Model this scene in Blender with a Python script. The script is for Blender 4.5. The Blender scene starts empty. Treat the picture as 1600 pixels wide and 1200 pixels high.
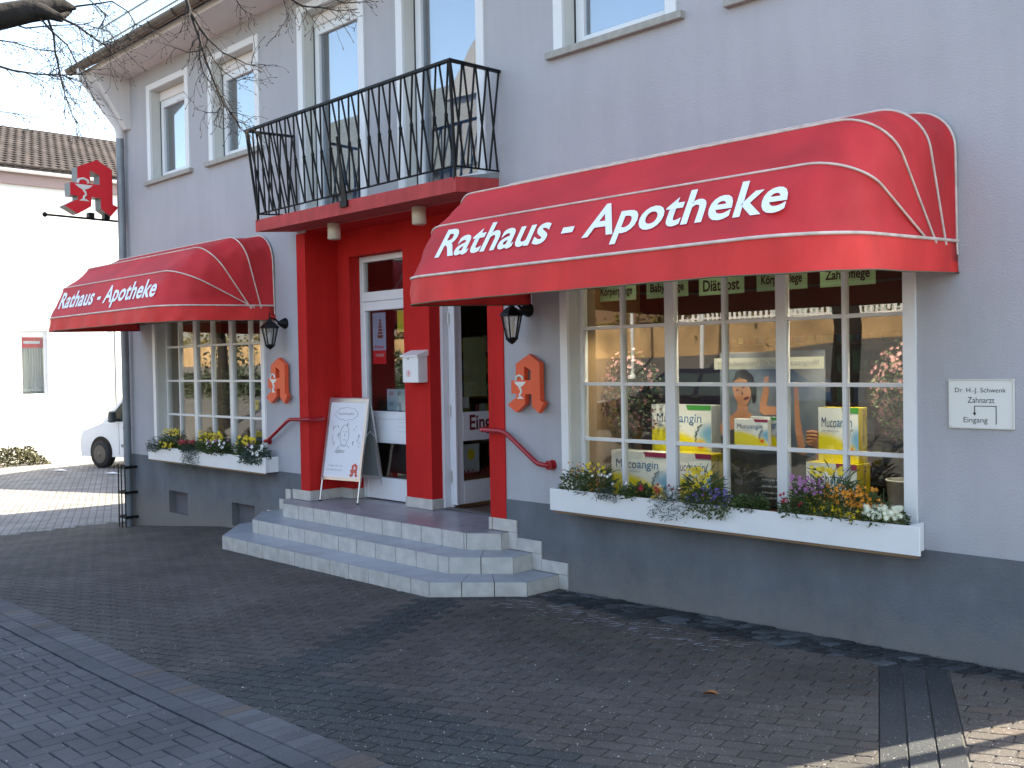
import bpy, math, random
from mathutils import Vector, Matrix
from math import pi, sin, cos, radians
random.seed(7)
scn = bpy.context.scene
C = scn.collection
# ------------------------------------------------------------------ camera, world, sun
cam_d = bpy.data.cameras.new("camera"); cam = bpy.data.objects.new("camera", cam_d); C.objects.link(cam)
r_, u_, f_ = Vector((0.69637023, 0.71747545, -0.01724764)), Vector((-0.00273731, 0.02668749, 0.99964008)), Vector((-0.71767751, 0.69607237, -0.02054833))
cm = Matrix((r_, u_, -f_)).transposed().to_4x4(); cm.translation = Vector((5.52398, -6.21189, 1.84269))
cam.matrix_world = cm
cam_d.sensor_width = 36; cam_d.lens = 1584.9/1600*36; cam_d.clip_start = .05; cam_d.clip_end = 900
scn.camera = cam
SUN_AZ = Vector((.38, .92, 0)).normalized(); SUN_EL = radians(50)
w = bpy.data.worlds.new("World"); scn.world = w; w.use_nodes = True
nt = w.node_tree; nt.nodes.clear()
sky = nt.nodes.new('ShaderNodeTexSky'); sky.sky_type = 'NISHITA'; sky.sun_disc = False
sky.sun_elevation = SUN_EL; sky.sun_rotation = math.atan2(SUN_AZ.x, SUN_AZ.y)
sky.air_density = 1.0; sky.dust_density = 1.6; sky.ozone_density = 1.0
bgn = nt.nodes.new('ShaderNodeBackground'); bgn.inputs['Strength'].default_value = .15
wo = nt.nodes.new('ShaderNodeOutputWorld')
nt.links.new(sky.outputs[0], bgn.inputs[0]); nt.links.new(bgn.outputs[0], wo.inputs[0])
sd = bpy.data.lights.new("sun", 'SUN'); sd.energy = 4.5; sd.angle = radians(.5); sd.color = (1, .93, .82)
sun = bpy.data.objects.new("sun", sd); C.objects.link(sun)
sdir = Vector((SUN_AZ.x*cos(SUN_EL), SUN_AZ.y*cos(SUN_EL), sin(SUN_EL)))
sun.rotation_euler = (-sdir).to_track_quat('-Z', 'Y').to_euler()
scn.view_settings.view_transform = 'Standard'; scn.view_settings.look = 'None'
scn.view_settings.exposure = 2.15; scn.view_settings.gamma = 1
scn.view_settings.use_white_balance = True; scn.view_settings.white_balance_temperature = 7300; scn.view_settings.white_balance_tint = 8
scn.render.engine = 'CYCLES'; scn.cycles.max_bounces = 10; scn.cycles.transparent_max_bounces = 16

# ------------------------------------------------------------------ materials
def nodes(m):
    m.use_nodes = True; return m.node_tree.nodes, m.node_tree.links
def mat(name, col, rough=.6, metal=0, bump=0, bscale=60, var=0, vscale=3, spec=.5, emit=None, trans=0, var2=None):
    """principled with soft two-scale colour variation and noise bump, object coordinates"""
    m = bpy.data.materials.new(name); n, l = nodes(m); b = n['Principled BSDF']
    b.inputs['Base Color'].default_value = (*col, 1); b.inputs['Roughness'].default_value = rough
    b.inputs['Metallic'].default_value = metal; b.inputs['Specular IOR Level'].default_value = spec
    tc = n.new('ShaderNodeTexCoord')
    if var:
        t = n.new('ShaderNodeTexNoise'); t.inputs['Scale'].default_value = vscale; t.inputs['Detail'].default_value = 6
        l.new(tc.outputs['Object'], t.inputs['Vector'])
        r = n.new('ShaderNodeMapRange'); r.inputs[1].default_value = .3; r.inputs[2].default_value = .7
        l.new(t.outputs['Fac'], r.inputs[0])
        mx = n.new('ShaderNodeMix'); mx.data_type = 'RGBA'
        mx.inputs['A'].default_value = (*[c*(1-var) for c in col], 1); c2 = var2 or [min(1, c*(1+var)) for c in col]
        mx.inputs['B'].default_value = (*c2, 1)
        l.new(r.outputs[0], mx.inputs['Factor']); l.new(mx.outputs['Result'], b.inputs['Base Color'])
    if bump:
        t2 = n.new('ShaderNodeTexNoise'); t2.inputs['Scale'].default_value = bscale; t2.inputs['Detail'].default_value = 4
        l.new(tc.outputs['Object'], t2.inputs['Vector'])
        bp = n.new('ShaderNodeBump'); bp.inputs['Strength'].default_value = bump; bp.inputs['Distance'].default_value = .01
        l.new(t2.outputs['Fac'], bp.inputs['Height']); l.new(bp.outputs[0], b.inputs['Normal'])
    return m
def attrmat(name, rough=.85, bump=.4, bscale=150, spec=.3, speck=0, stain=.25):
    """stone colour from the per-stone 'tone' attribute, fine grain on top"""
    m = bpy.data.materials.new(name); n, l = nodes(m); b = n['Principled BSDF']
    b.inputs['Roughness'].default_value = rough; b.inputs['Specular IOR Level'].default_value = spec
    a = n.new('ShaderNodeAttribute'); a.attribute_name = 'tone'
    tc = n.new('ShaderNodeTexCoord')
    t = n.new('ShaderNodeTexNoise'); t.inputs['Scale'].default_value = bscale; t.inputs['Detail'].default_value = 3
    l.new(tc.outputs['Object'], t.inputs['Vector'])
    r = n.new('ShaderNodeMapRange'); r.inputs[1].default_value = .3; r.inputs[2].default_value = .7; r.inputs[3].default_value = .6; r.inputs[4].default_value = 1.4
    l.new(t.outputs['Fac'], r.inputs[0])
    t3 = n.new('ShaderNodeTexNoise'); t3.inputs['Scale'].default_value = 1.3; t3.inputs['Detail'].default_value = 5
    l.new(tc.outputs['Object'], t3.inputs['Vector'])
    r3 = n.new('ShaderNodeMapRange'); r3.inputs[1].default_value = .3; r3.inputs[2].default_value = .7; r3.inputs[3].default_value = 1-stain; r3.inputs[4].default_value = 1+stain
    l.new(t3.outputs['Fac'], r3.inputs[0])
    mm = n.new('ShaderNodeMath'); mm.operation = 'MULTIPLY'; l.new(r.outputs[0], mm.inputs[0]); l.new(r3.outputs[0], mm.inputs[1])
    mx = n.new('ShaderNodeVectorMath'); mx.operation = 'SCALE'
    l.new(a.outputs['Color'], mx.inputs[0]); l.new(mm.outputs[0], mx.inputs['Scale'])
    out = mx.outputs[0]
    if speck:
        v = n.new('ShaderNodeTexNoise'); v.inputs['Scale'].default_value = 95; v.inputs['Detail'].default_value = 1
        l.new(tc.outputs['Object'], v.inputs['Vector'])
        g = n.new('ShaderNodeMapRange'); g.inputs[1].default_value = .70; g.inputs[2].default_value = .76; g.inputs[4].default_value = speck
        l.new(v.outputs['Fac'], g.inputs[0])
        mz = n.new('ShaderNodeMix'); mz.data_type = 'RGBA'; mz.inputs['B'].default_value = (.45, .43, .40, 1)
        l.new(out, mz.inputs['A']); l.new(g.outputs[0], mz.inputs['Factor']); out = mz.outputs['Result']
    l.new(out, b.inputs['Base Color'])
    bp = n.new('ShaderNodeBump'); bp.inputs['Strength'].default_value = bump; bp.inputs['Distance'].default_value = .004
    l.new(t.outputs['Fac'], bp.inputs['Height']); l.new(bp.outputs[0], b.inputs['Normal'])
    return m
def glassmat(name, f0=.09, tint=(.9, .93, .92), rough=0.0):
    m = bpy.data.materials.new(name); n, l = nodes(m); n.remove(n['Principled BSDF'])
    tr = n.new('ShaderNodeBsdfTransparent'); tr.inputs[0].default_value = (*tint, 1)
    gl = n.new('ShaderNodeBsdfGlossy'); gl.inputs['Roughness'].default_value = rough
    fr = n.new('ShaderNodeLayerWeight'); fr.inputs['Blend'].default_value = .5
    mr = n.new('ShaderNodeMapRange'); mr.inputs[3].default_value = f0; mr.inputs[4].default_value = 1
    pw = n.new('ShaderNodeMath'); pw.operation = 'POWER'; pw.inputs[1].default_value = 3.2
    l.new(fr.outputs['Facing'], pw.inputs[0]); l.new(pw.outputs[0], mr.inputs[0])
    tc = n.new('ShaderNodeTexCoord'); t = n.new('ShaderNodeTexNoise'); t.inputs['Scale'].default_value = 1.6; t.inputs['Detail'].default_value = 1
    l.new(tc.outputs['Object'], t.inputs['Vector'])
    bp = n.new('ShaderNodeBump'); bp.inputs['Strength'].default_value = .12; bp.inputs['Distance'].default_value = .01
    l.new(t.outputs['Fac'], bp.inputs['Height']); l.new(bp.outputs[0], gl.inputs['Normal'])
    mx = n.new('ShaderNodeMixShader'); l.new(mr.outputs[0], mx.inputs[0]); l.new(tr.outputs[0], mx.inputs[1]); l.new(gl.outputs[0], mx.inputs[2])
    l.new(mx.outputs[0], n['Material Output'].inputs[0])
    return m
def brickmat(name, c1, c2, mort, bw, bh, ms, rough=.85, rot=0, bump=.5, coord='Object', offs=.5):
    m = bpy.data.materials.new(name); n, l = nodes(m); b = n['Principled BSDF']; b.inputs['Roughness'].default_value = rough
    tc = n.new('ShaderNodeTexCoord'); mp = n.new('ShaderNodeMapping'); mp.inputs['Rotation'].default_value = rot if isinstance(rot, tuple) else (0, 0, rot)
    l.new(tc.outputs[coord], mp.inputs[0])
    t = n.new('ShaderNodeTexBrick'); t.inputs['Scale'].default_value = 1; t.offset = offs
    t.inputs['Brick Width'].default_value = bw; t.inputs['Row Height'].default_value = bh; t.inputs['Mortar Size'].default_value = ms
    t.inputs['Color1'].default_value = (*c1, 1); t.inputs['Color2'].default_value = (*c2, 1); t.inputs['Mortar'].default_value = (*mort, 1)
    l.new(mp.outputs[0], t.inputs['Vector'])
    no = n.new('ShaderNodeTexNoise'); no.inputs['Scale'].default_value = 2.5; no.inputs['Detail'].default_value = 6; l.new(tc.outputs[coord], no.inputs['Vector'])
    r = n.new('ShaderNodeMapRange'); r.inputs[1].default_value = .3; r.inputs[2].default_value = .7; r.inputs[3].default_value = .75; r.inputs[4].default_value = 1.25
    l.new(no.outputs['Fac'], r.inputs[0]); sc = n.new('ShaderNodeVectorMath'); sc.operation = 'SCALE'
    l.new(t.outputs['Color'], sc.inputs[0]); l.new(r.outputs[0], sc.inputs['Scale']); l.new(sc.outputs[0], b.inputs['Base Color'])
    bp = n.new('ShaderNodeBump'); bp.inputs['Strength'].default_value = bump; bp.inputs['Distance'].default_value = .01; bp.invert = True
    l.new(t.outputs['Fac'], bp.inputs['Height']); l.new(bp.outputs[0], b.inputs['Normal'])
    return m
def stuccomat(name, col, streak=0):
    m = mat(name, col, .92, bump=.55, bscale=85, var=.05, vscale=1.2, spec=.2)
    return m

def weather(m, amt=.08, scale=(2.5, 2.5, .3), nscale=2, dirt=None):
    """rain streaks (noise drawn out downwards) and optional splash dirt: (z clean, z dirty, colour, strength)"""
    n, l = nodes(m); b = n['Principled BSDF']; inp = b.inputs['Base Color']
    tc = n.new('ShaderNodeTexCoord'); mp = n.new('ShaderNodeMapping'); mp.inputs['Scale'].default_value = scale; l.new(tc.outputs['Object'], mp.inputs[0])
    t = n.new('ShaderNodeTexNoise'); t.inputs['Scale'].default_value = nscale; t.inputs['Detail'].default_value = 7; t.inputs['Roughness'].default_value = .6; l.new(mp.outputs[0], t.inputs['Vector'])
    r = n.new('ShaderNodeMapRange'); r.inputs[1].default_value = .35; r.inputs[2].default_value = .65; r.inputs[3].default_value = 1-amt; r.inputs[4].default_value = 1+amt; l.new(t.outputs['Fac'], r.inputs[0])
    sc = n.new('ShaderNodeVectorMath'); sc.operation = 'SCALE'
    if inp.is_linked: l.new(inp.links[0].from_socket, sc.inputs[0])
    else: sc.inputs[0].default_value = inp.default_value[:3]
    l.new(r.outputs[0], sc.inputs['Scale']); out = sc.outputs[0]
    if dirt:
        z0, z1, col, st = dirt
        sp = n.new('ShaderNodeSeparateXYZ'); l.new(tc.outputs['Object'], sp.inputs[0])
        t2 = n.new('ShaderNodeTexNoise'); t2.inputs['Scale'].default_value = 6; t2.inputs['Detail'].default_value = 8; t2.inputs['Roughness'].default_value = .7; l.new(tc.outputs['Object'], t2.inputs['Vector'])
        ma = n.new('ShaderNodeMath'); ma.operation = 'MULTIPLY_ADD'; l.new(t2.outputs['Fac'], ma.inputs[0]); ma.inputs[1].default_value = -.7; l.new(sp.outputs[2], ma.inputs[2])
        g = n.new('ShaderNodeMapRange'); g.inputs[1].default_value = z0-.35; g.inputs[2].default_value = z1-.35; g.inputs[3].default_value = 0; g.inputs[4].default_value = st; l.new(ma.outputs[0], g.inputs[0])
        mx = n.new('ShaderNodeMix'); mx.data_type = 'RGBA'; l.new(g.outputs[0], mx.inputs['Factor']); l.new(out, mx.inputs['A']); mx.inputs['B'].default_value = (*col, 1); out = mx.outputs['Result']
    l.new(out, inp); return m
MT = {}
MT['stucco'] = stuccomat('stucco_lavender', (.425, .415, .435))
MT['plinth'] = mat('plinth_grey', (.140, .150, .163), .9, bump=.5, bscale=90, var=.14, vscale=2.2, spec=.2)
MT['red'] = mat('red_render', (.52, .016, .014), .85, bump=.35, bscale=110, var=.05, spec=.25)
MT['redslab'] = mat('red_slab', (.42, .045, .042), .8, bump=.3, bscale=90, var=.10, vscale=4)
MT['white'] = mat('white_paint', (.78, .77, .76), .45, var=.03, vscale=5)
MT['pvc'] = mat('white_plastic_frame', (.74, .74, .76), .3, var=.02)
MT['trim'] = mat('white_trim', (.74, .74, .75), .6, bump=.1, bscale=90)
MT['reveal'] = mat('reveal_render', (.62, .615, .58), .8, bump=.3, bscale=110, var=.04)
MT['sill'] = mat('stone_sill', (.34, .325, .29), .7, bump=.3, bscale=120, var=.12, vscale=15)
MT['soffit'] = mat('soffit_cream', (.72, .67, .65), .8, var=.04)
MT['corbel'] = mat('corbel_white', (.70, .67, .66), .7)
MT['gutter'] = mat('gutter_metal', (.10, .075, .06), .45, .3, var=.25, vscale=8)
MT['zinc'] = mat('zinc_pipe', (.20, .22, .24), .45, .3, var=.15, vscale=4)
MT['roof'] = brickmat('roof_tiles', (.17, .09, .055), (.13, .07, .045), (.04, .025, .02), .22, .30, .02, .9)
MT['fabric'] = mat('awning_fabric', (.54, .026, .030), .68, bump=.06, bscale=7, var=.12, vscale=2.2, spec=.35)
MT['valance'] = mat('awning_valance', (.66, .036, .032), .65, bump=.10, bscale=5, var=.10, vscale=3, spec=.35)
MT['piping'] = mat('awning_piping', (.62, .52, .46), .6, var=.2, vscale=12)
MT['hem'] = mat('awning_hem', (.12, .10, .06), .8)
MT['letter'] = mat('white_letters', (.80, .82, .86), .6)
weather(MT['stucco'], .03); weather(MT['plinth'], .10, (1.5, 1.5, .6), 2.5, (.30, -.12, (.22, .20, .175), .8))
weather(MT['red'], .07, (3, 3, .4), 2); weather(MT['redslab'], .14, (3, 3, 1), 3)
weather(MT['fabric'], .09, (1.2, 2, .8), 1.6); weather(MT['valance'], .08, (2.5, 2, .5), 2)
MT['glass'] = glassmat('window_glass', .085)
MT['upglass'] = glassmat('upper_glass', .28, (.60, .70, .78))
MT['black'] = mat('black_iron', (.0035, .0035, .004), .5, spec=.25)
MT['dark'] = mat('dark_void', (.01, .009, .008), .9)
MT['tile'] = weather(mat('step_tile', (.50, .47, .43), .5, var=.10, vscale=9, bump=.05, bscale=40), .04, (1, 1, 1), 9, (.04, -.16, (.18, .16, .14), .3))
MT['tread'] = weather(mat('tread_tile', (.30, .32, .355), .32, var=.10, vscale=3, spec=.5), .10, (1, 1, 1), 5)
MT['land'] = weather(mat('landing_tile', (.26, .245, .265), .32, var=.10, vscale=3, spec=.5), .12, (1, 1, 1), 4)
MT['grout'] = mat('grout', (.05, .042, .036), .95)
MT['rail'] = mat('handrail_red', (.34, .010, .018), .25, spec=.6)
MT['alu'] = mat('aluminium', (.62, .62, .60), .32, .8)
MT['paper'] = mat('white_sheet', (.76, .76, .78), .6)
MT['ink'] = mat('grey_ink', (.25, .25, .27), .8)
MT['black_ink'] = mat('black_ink', (.012, .012, .012), .6)
MT['orange'] = mat('orange_sign', (.78, .095, .028), .45, var=.04)
MT['signred'] = mat('red_sign', (.72, .014, .025), .35)
MT['signside'] = mat('sign_side', (.16, .155, .15), .5, var=.1)
MT['cream'] = mat('cream_plastic', (.70, .65, .54), .5)
MT['card'] = mat('green_card', (.50, .72, .42), .7)
MT['brown'] = mat('brown_panel', (.055, .022, .014), .6, var=.1)
MT['tan'] = mat('tan_panel', (.38, .23, .10), .7, var=.1)
MT['shelf'] = mat('shelf_wood', (.20, .11, .05), .6, var=.2)
MT['floor'] = mat('shop_floor', (.10, .045, .03), .5, var=.1)
MT['shopwall'] = mat('shop_wall', (.30, .24, .17), .8)
MT['blind'] = mat('blind_slat', (.36, .50, .66), .7)
MT['leaf'] = mat('leaf_green', (.045, .085, .022), .6, var=.4, vscale=30, var2=(.09, .13, .03))
MT['leafg'] = mat('leaf_greygreen', (.06, .09, .065), .7, var=.35, vscale=30)
MT['yellow'] = mat('petal_yellow', (.72, .52, .02), .6)
MT['orangep'] = mat('petal_orange', (.70, .24, .01), .6)
MT['redp'] = mat('petal_red', (.35, .008, .02), .6)
MT['violet'] = mat('petal_violet', (.12, .09, .32), .6)
MT['mauve'] = mat('petal_mauve', (.42, .16, .36), .6)
MT['whitep'] = mat('petal_white', (.76, .75, .70), .6)
MT['creamp'] = mat('petal_cream', (.74, .74, .55), .6)
MT['pinkp'] = mat('petal_pink', (.42, .19, .18), .6)
MT['pot'] = mat('cream_pot', (.46, .45, .40), .4)
MT['bark'] = mat('bark', (.011, .009, .008), .95, bump=1, bscale=30, var=.5, vscale=12)
MT['twig'] = mat('twig', (.012, .009, .009), .85)
MT['bud'] = mat('buds', (.02, .010, .008), .8)
MT['boxyellow'] = mat('carton_yellow', (.60, .46, .02), .5)
MT['skin'] = mat('printed_skin', (.50, .22, .11), .6, var=.25, vscale=6)
MT['vanw'] = mat('van_paint', (.78, .79, .80), .25)
MT['tyre'] = mat('tyre', (.02, .02, .02), .8)
MT['rim'] = mat('rim', (.10, .10, .105), .35, .7)
MT['plastic'] = mat('dark_plastic', (.03, .04, .04), .5)
MT['carglass'] = mat('car_glass', (.03, .05, .05), .08)
MT['carblue'] = mat('car_blue', (.01, .014, .03), .15, .3)
MT['neigh'] = mat('white_render', (.82, .81, .78), .85, bump=.2, var=.03)
MT['sand'] = mat('sandstone_wall', (.44, .28, .14), .9, bump=.6, bscale=8, var=.3, vscale=2)
MT['hedge'] = mat('hedge', (.07, .09, .02), .8, var=.5, vscale=4, var2=(.22, .16, .03))
MT['steel'] = mat('pole_white', (.7, .7, .7), .4)
MT['slate'] = mat('slate_roof', (.07, .08, .08), .6, var=.2)

# ------------------------------------------------------------------ mesh helpers
class M:
    def __init__(s): s.v = []; s.f = []; s.mi = []; s.sm = []; s.cur = 0; s.tone = []; s.ct = (.5, .5, .5)
    def add(s, vs, fs, smooth=False):
        o = len(s.v); s.v += [tuple(v) for v in vs]; s.tone += [s.ct]*len(vs)
        for f in fs: s.f.append([i+o for i in f]); s.mi.append(s.cur); s.sm.append(smooth)
        return s
    def box(s, x0, x1, y0, y1, z0, z1):
        v = [(x, y, z) for z in (z0, z1) for y in (y0, y1) for x in (x0, x1)]
        return s.add(v, [(0, 2, 3, 1), (4, 5, 7, 6), (0, 1, 5, 4), (2, 6, 7, 3), (0, 4, 6, 2), (1, 3, 7, 5)])
    def bbox(s, x0, x1, y0, y1, z0, z1, b=.006):
        """box with chamfered edges"""
        X, Y, Z = (x0, x1), (y0, y1), (z0, z1); vs = []; idx = {}
        for i in (0, 1):
            for j in (0, 1):
                for k in (0, 1):
                    sx, sy, sz = (1-2*i)*b, (1-2*j)*b, (1-2*k)*b
                    for a in range(3):
                        p = [X[i]+sx, Y[j]+sy, Z[k]+sz]; p[a] = (X[i], Y[j], Z[k])[a]
                        idx[i, j, k, a] = len(vs); vs.append(tuple(p))
        fs = []
        for a in range(3):
            for e in (0, 1):
                o = [q for q in range(3) if q != a]; ring = []
                for p, q in ((0, 0), (1, 0), (1, 1), (0, 1)):
                    t = [0, 0, 0]; t[a] = e; t[o[0]] = p; t[o[1]] = q; ring.append(idx[(*t, a)])
                fs.append(ring if (e ^ (a == 1)) else ring[::-1])
        for a in range(3):
            o = [q for q in range(3) if q != a]
            for p in (0, 1):
                for q in (0, 1):
                    t0 = [0, 0, 0]; t1 = [0, 0, 0]; t0[a] = 0; t1[a] = 1
                    for t in (t0, t1): t[o[0]] = p; t[o[1]] = q
                    fs.append([idx[(*t0, o[0])], idx[(*t1, o[0])], idx[(*t1, o[1])], idx[(*t0, o[1])]])
        for i in (0, 1):
            for j in (0, 1):
                for k in (0, 1): fs.append([idx[i, j, k, 0], idx[i, j, k, 1], idx[i, j, k, 2]])
        return s.add(vs, fs)
    def prism(s, pts, d):
        """closed polygon pts (3D) extruded by vector d"""
        n = len(pts); d = Vector(d); a = [Vector(p) for p in pts]; b = [p+d for p in a]
        return s.add(a+b, [list(range(n))[::-1], list(range(n, 2*n))]+[(i, (i+1) % n, (i+1) % n+n, i+n) for i in range(n)])
    def tube(s, path, r, n=8, cap=True, smooth=True):
        path = [Vector(p) for p in path]; rs = r if isinstance(r, (list, tuple)) else [r]*len(path)
        vs = []; up = None
        for i, p in enumerate(path):
            t = (path[min(i+1, len(path)-1)]-path[max(i-1, 0)])
            if t.length < 1e-9: t = Vector((0, 0, 1))
            t.normalize()
            if up is None: up = t.orthogonal().normalized()
            up = (up-t*up.dot(t)); up = up.normalized() if up.length > 1e-6 else t.orthogonal().normalized()
            sd_ = t.cross(up)
            for k in range(n):
                a = 2*pi*k/n; vs.append(p+(up*cos(a)+sd_*sin(a))*rs[i])
        fs = [(i*n+k, i*n+(k+1) % n, (i+1)*n+(k+1) % n, (i+1)*n+k) for i in range(len(path)-1) for k in range(n)]
        s.add(vs, fs, smooth)
        if cap: s.add(vs[:n], [list(range(n))[::-1]]); s.add(vs[-n:], [list(range(n))])
        return s
    def lathe(s, prof, o=(0, 0, 0), n=16, axis='z', smooth=True):
        vs = []
        for r, z in prof:
            for k in range(n):
                a = 2*pi*k/n; c, d = r*cos(a), r*sin(a)
                vs.append({'z': (o[0]+c, o[1]+d, o[2]+z), 'y': (o[0]+c, o[1]+z, o[2]+d), 'x': (o[0]+z, o[1]+c, o[2]+d)}[axis])
        m = len(prof)
        s.add(vs, [(i*n+k, i*n+(k+1) % n, (i+1)*n+(k+1) % n, (i+1)*n+k) for i in range(m-1) for k in range(n)], smooth)
        s.add(vs[:n], [list(range(n))[::-1]]); s.add(vs[-n:], [list(range(n))])
        return s
    def build(s, name, mats, parent=None, loc=None, tone=False):
        if not isinstance(mats, (list, tuple)): mats = [mats]
        org = Vector(loc) if loc else Vector((0, 0, 0))
        if parent is not None:
            p = parent
            while p is not None: org += p.location; p = p.parent
        me = bpy.data.meshes.new(name); me.from_pydata([Vector(v)-org for v in s.v], [], s.f); me.update()
        for m in mats: me.materials.append(MT[m] if isinstance(m, str) else m)
        me.polygons.foreach_set('material_index', s.mi); me.polygons.foreach_set('use_smooth', s.sm)
        if tone:
            at = me.color_attributes.new('tone', 'FLOAT_COLOR', 'POINT')
            at.data.foreach_set('color', [c for t in s.tone for c in (*t, 1)])
        o = bpy.data.objects.new(name, me); C.objects.link(o)
        if parent is not None: o.parent = parent
        elif loc: o.location = loc
        return o
def tag(o, label=None, cat=None, group=None, kind=None):
    if label: o['label'] = label
    if cat: o['category'] = cat
    if group: o['group'] = group
    if kind: o['kind'] = kind
    return o
def thing(name, label, cat, loc=(0, 0, 0), group=None):
    o = bpy.data.objects.new(name, None); o.empty_display_size = .1; C.objects.link(o); o.location = loc
    return tag(o, label, cat, group)
def copytree(o, loc, label, parent=None, group=None):
    c = o.copy(); C.objects.link(c)
    if parent is None:
        c.location = loc; c['label'] = label
        if group: c['group'] = group
    else: c.parent = parent
    for ch in o.children: copytree(ch, None, None, c)
    return c
def textobj(body, m, parent, o, ux, uy, w, h, shear=0, bold=0, align=None, name='lettering', thick=.0015, space=1.0):
    """letters as flat mesh: lower-left corner o, direction ux, up uy, fitted to w x h (world metres)"""
    cu = bpy.data.curves.new('t', 'FONT'); cu.body = body; cu.shear = shear; cu.offset = bold; cu.resolution_u = 4; cu.space_character = space; cu.align_x = align or 'LEFT'
    t = bpy.data.objects.new('t', cu); C.objects.link(t); bpy.context.view_layer.update()
    me = bpy.data.meshes.new_from_object(t.evaluated_get(bpy.context.evaluated_depsgraph_get()))
    bpy.data.objects.remove(t); bpy.data.curves.remove(cu)
    xs = [v.co.x for v in me.vertices]; ys = [v.co.y for v in me.vertices]
    if not xs: return None
    x0, x1, y0, y1 = min(xs), max(xs), min(ys), max(ys)
    o = Vector(o); ux = Vector(ux).normalized(); uy = Vector(uy).normalized(); nn = ux.cross(uy)
    org = Vector((0, 0, 0)); p = parent
    while p is not None: org += p.location; p = p.parent
    for v in me.vertices:
        a = (v.co.x-x0)/(x1-x0)*w; b = (v.co.y-y0)/(y1-y0)*h
        v.co = o+ux*a+uy*b+nn*thick-org
    me.materials.clear(); me.materials.append(MT[m] if isinstance(m, str) else m); me.name = name
    ob = bpy.data.objects.new(name, me); C.objects.link(ob); ob.parent = parent
    return ob
def lerp(a, b, t): return a+(b-a)*t
GX = [(-60, -.45), (-12, -.45), (-8.74, -.40), (-6.16, -.145), (-4.4, -.087), (-1, -.075), (0, -.06), (1.1, -.037), (3, -.012), (6, .03), (60, .06)]
def G(x, y):
    for (a, za), (b, zb) in zip(GX, GX[1:]):
        if x <= b: z = lerp(za, zb, max(0, (x-a)/(b-a))); break
    else: z = .06
    if y < -8: z += min(1, (-8-y)/8)*2.4
    return z

# ================================================================== SETTING
g = M(); xs = [-400, -120, -60, -30, -20, -14, -12, -10.5, -9.5, -8.74, -8, -7, -6.16, -5.2, -4.4, -3, -1, 0, 1.1, 3, 6, 12, 30, 80, 400]; ys = [-400, -100, -40, -20, -16, -14, -12, -10, -9, -8, -6, -4, -3.36, -2, -1, 0, 3, 8, 20, 60, 400]
g.add([(x, y, G(x, y)-.022) for y in ys for x in xs], [(j*len(xs)+i, j*len(xs)+i+1, (j+1)*len(xs)+i+1, (j+1)*len(xs)+i) for j in range(len(ys)-1) for i in range(len(xs)-1)])
tag(g.build('ground', mat('joint_sand', (.045, .040, .034), .95, bump=.3, bscale=80, var=.3, vscale=20)), kind='structure')
# yard paving left of the house (procedural small brick)
g = M(); xs2 = [-60, -30, -20, -14, -12, -10.5, -9.5, -9.3]; ys2 = [-3.36, 0, 3, 8, 20, 60]
g.add([(x, y, G(x, y)-.006) for y in ys2 for x in xs2], [(j*len(xs2)+i, j*len(xs2)+i+1, (j+1)*len(xs2)+i+1, (j+1)*len(xs2)+i) for j in range(len(ys2)-1) for i in range(len(xs2)-1)])
tag(g.build('yard_paving', brickmat('yard_brick', (.21, .205, .20), (.18, .175, .17), (.10, .095, .09), .22, .11, .008, .9, rot=radians(23))), kind='structure')
# pale grit bed showing in the joints of the apron
g = M(); xs4 = [-9.3, -8.74, -8, -7, -6.16, -5.2, -4.4, -3, -1, 0, 1.1, 3, 6]; ys4 = [-3.36, -2, -1, 0]
g.add([(x, y, G(x, y)-.009) for y in ys4 for x in xs4], [(j*len(xs4)+i, j*len(xs4)+i+1, (j+1)*len(xs4)+i+1, (j+1)*len(xs4)+i) for j in range(len(ys4)-1) for i in range(len(xs4)-1)])
tag(g.build('joint_grit', mat('joint_grit', (.075, .072, .068), .95, bump=.4, bscale=160, var=.55, vscale=2.2)), kind='structure')
# street asphalt behind the camera
g = M(); xs3 = [-60, -12, -8.74, -6.16, -4.4, -1, 1.1, 3, 6, 60]; ys3 = [-16, -14, -12, -10, -8]
g.add([(x, y, G(x, y)-.004) for y in ys3 for x in xs3], [(j*len(xs3)+i, j*len(xs3)+i+1, (j+1)*len(xs3)+i+1, (j+1)*len(xs3)+i) for j in range(len(ys3)-1) for i in range(len(xs3)-1)])
tag(g.build('road', mat('asphalt', (.075, .073, .07), .9, bump=.4, bscale=120, var=.15, vscale=2)), kind='structure')

def stone(m, pts, z0, h, bev, col, drop=.02):
    """one paving stone: outline pts (x,y); bevelled top"""
    n = len(pts); cx = sum(p[0] for p in pts)/n; cy = sum(p[1] for p in pts)/n
    m.ct = col; gz = [G(p[0], p[1])+z0 for p in pts]
    tx, ty = random.uniform(-.006, .006), random.uniform(-.006, .006)
    outer = [(p[0], p[1], gz[i]+h-bev*.8+tx*(p[0]-cx)+ty*(p[1]-cy)) for i, p in enumerate(pts)]
    inner = []
    for i, p in enumerate(pts):
        dx, dy = cx-p[0], cy-p[1]; L = math.hypot(dx, dy); inner.append((p[0]+dx/L*bev*1.3, p[1]+dy/L*bev*1.3, gz[i]+h+tx*(p[0]-cx)+ty*(p[1]-cy)))
    low = [(p[0], p[1], gz[i]-drop) for i, p in enumerate(pts)]
    m.add(low+outer+inner, [(i, (i+1) % n, (i+1) % n+n, i+n) for i in range(n)]+[(i+n, (i+1) % n+n, (i+1) % n+2*n, i+2*n) for i in range(n)]+[list(range(2*n, 3*n))])
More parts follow.
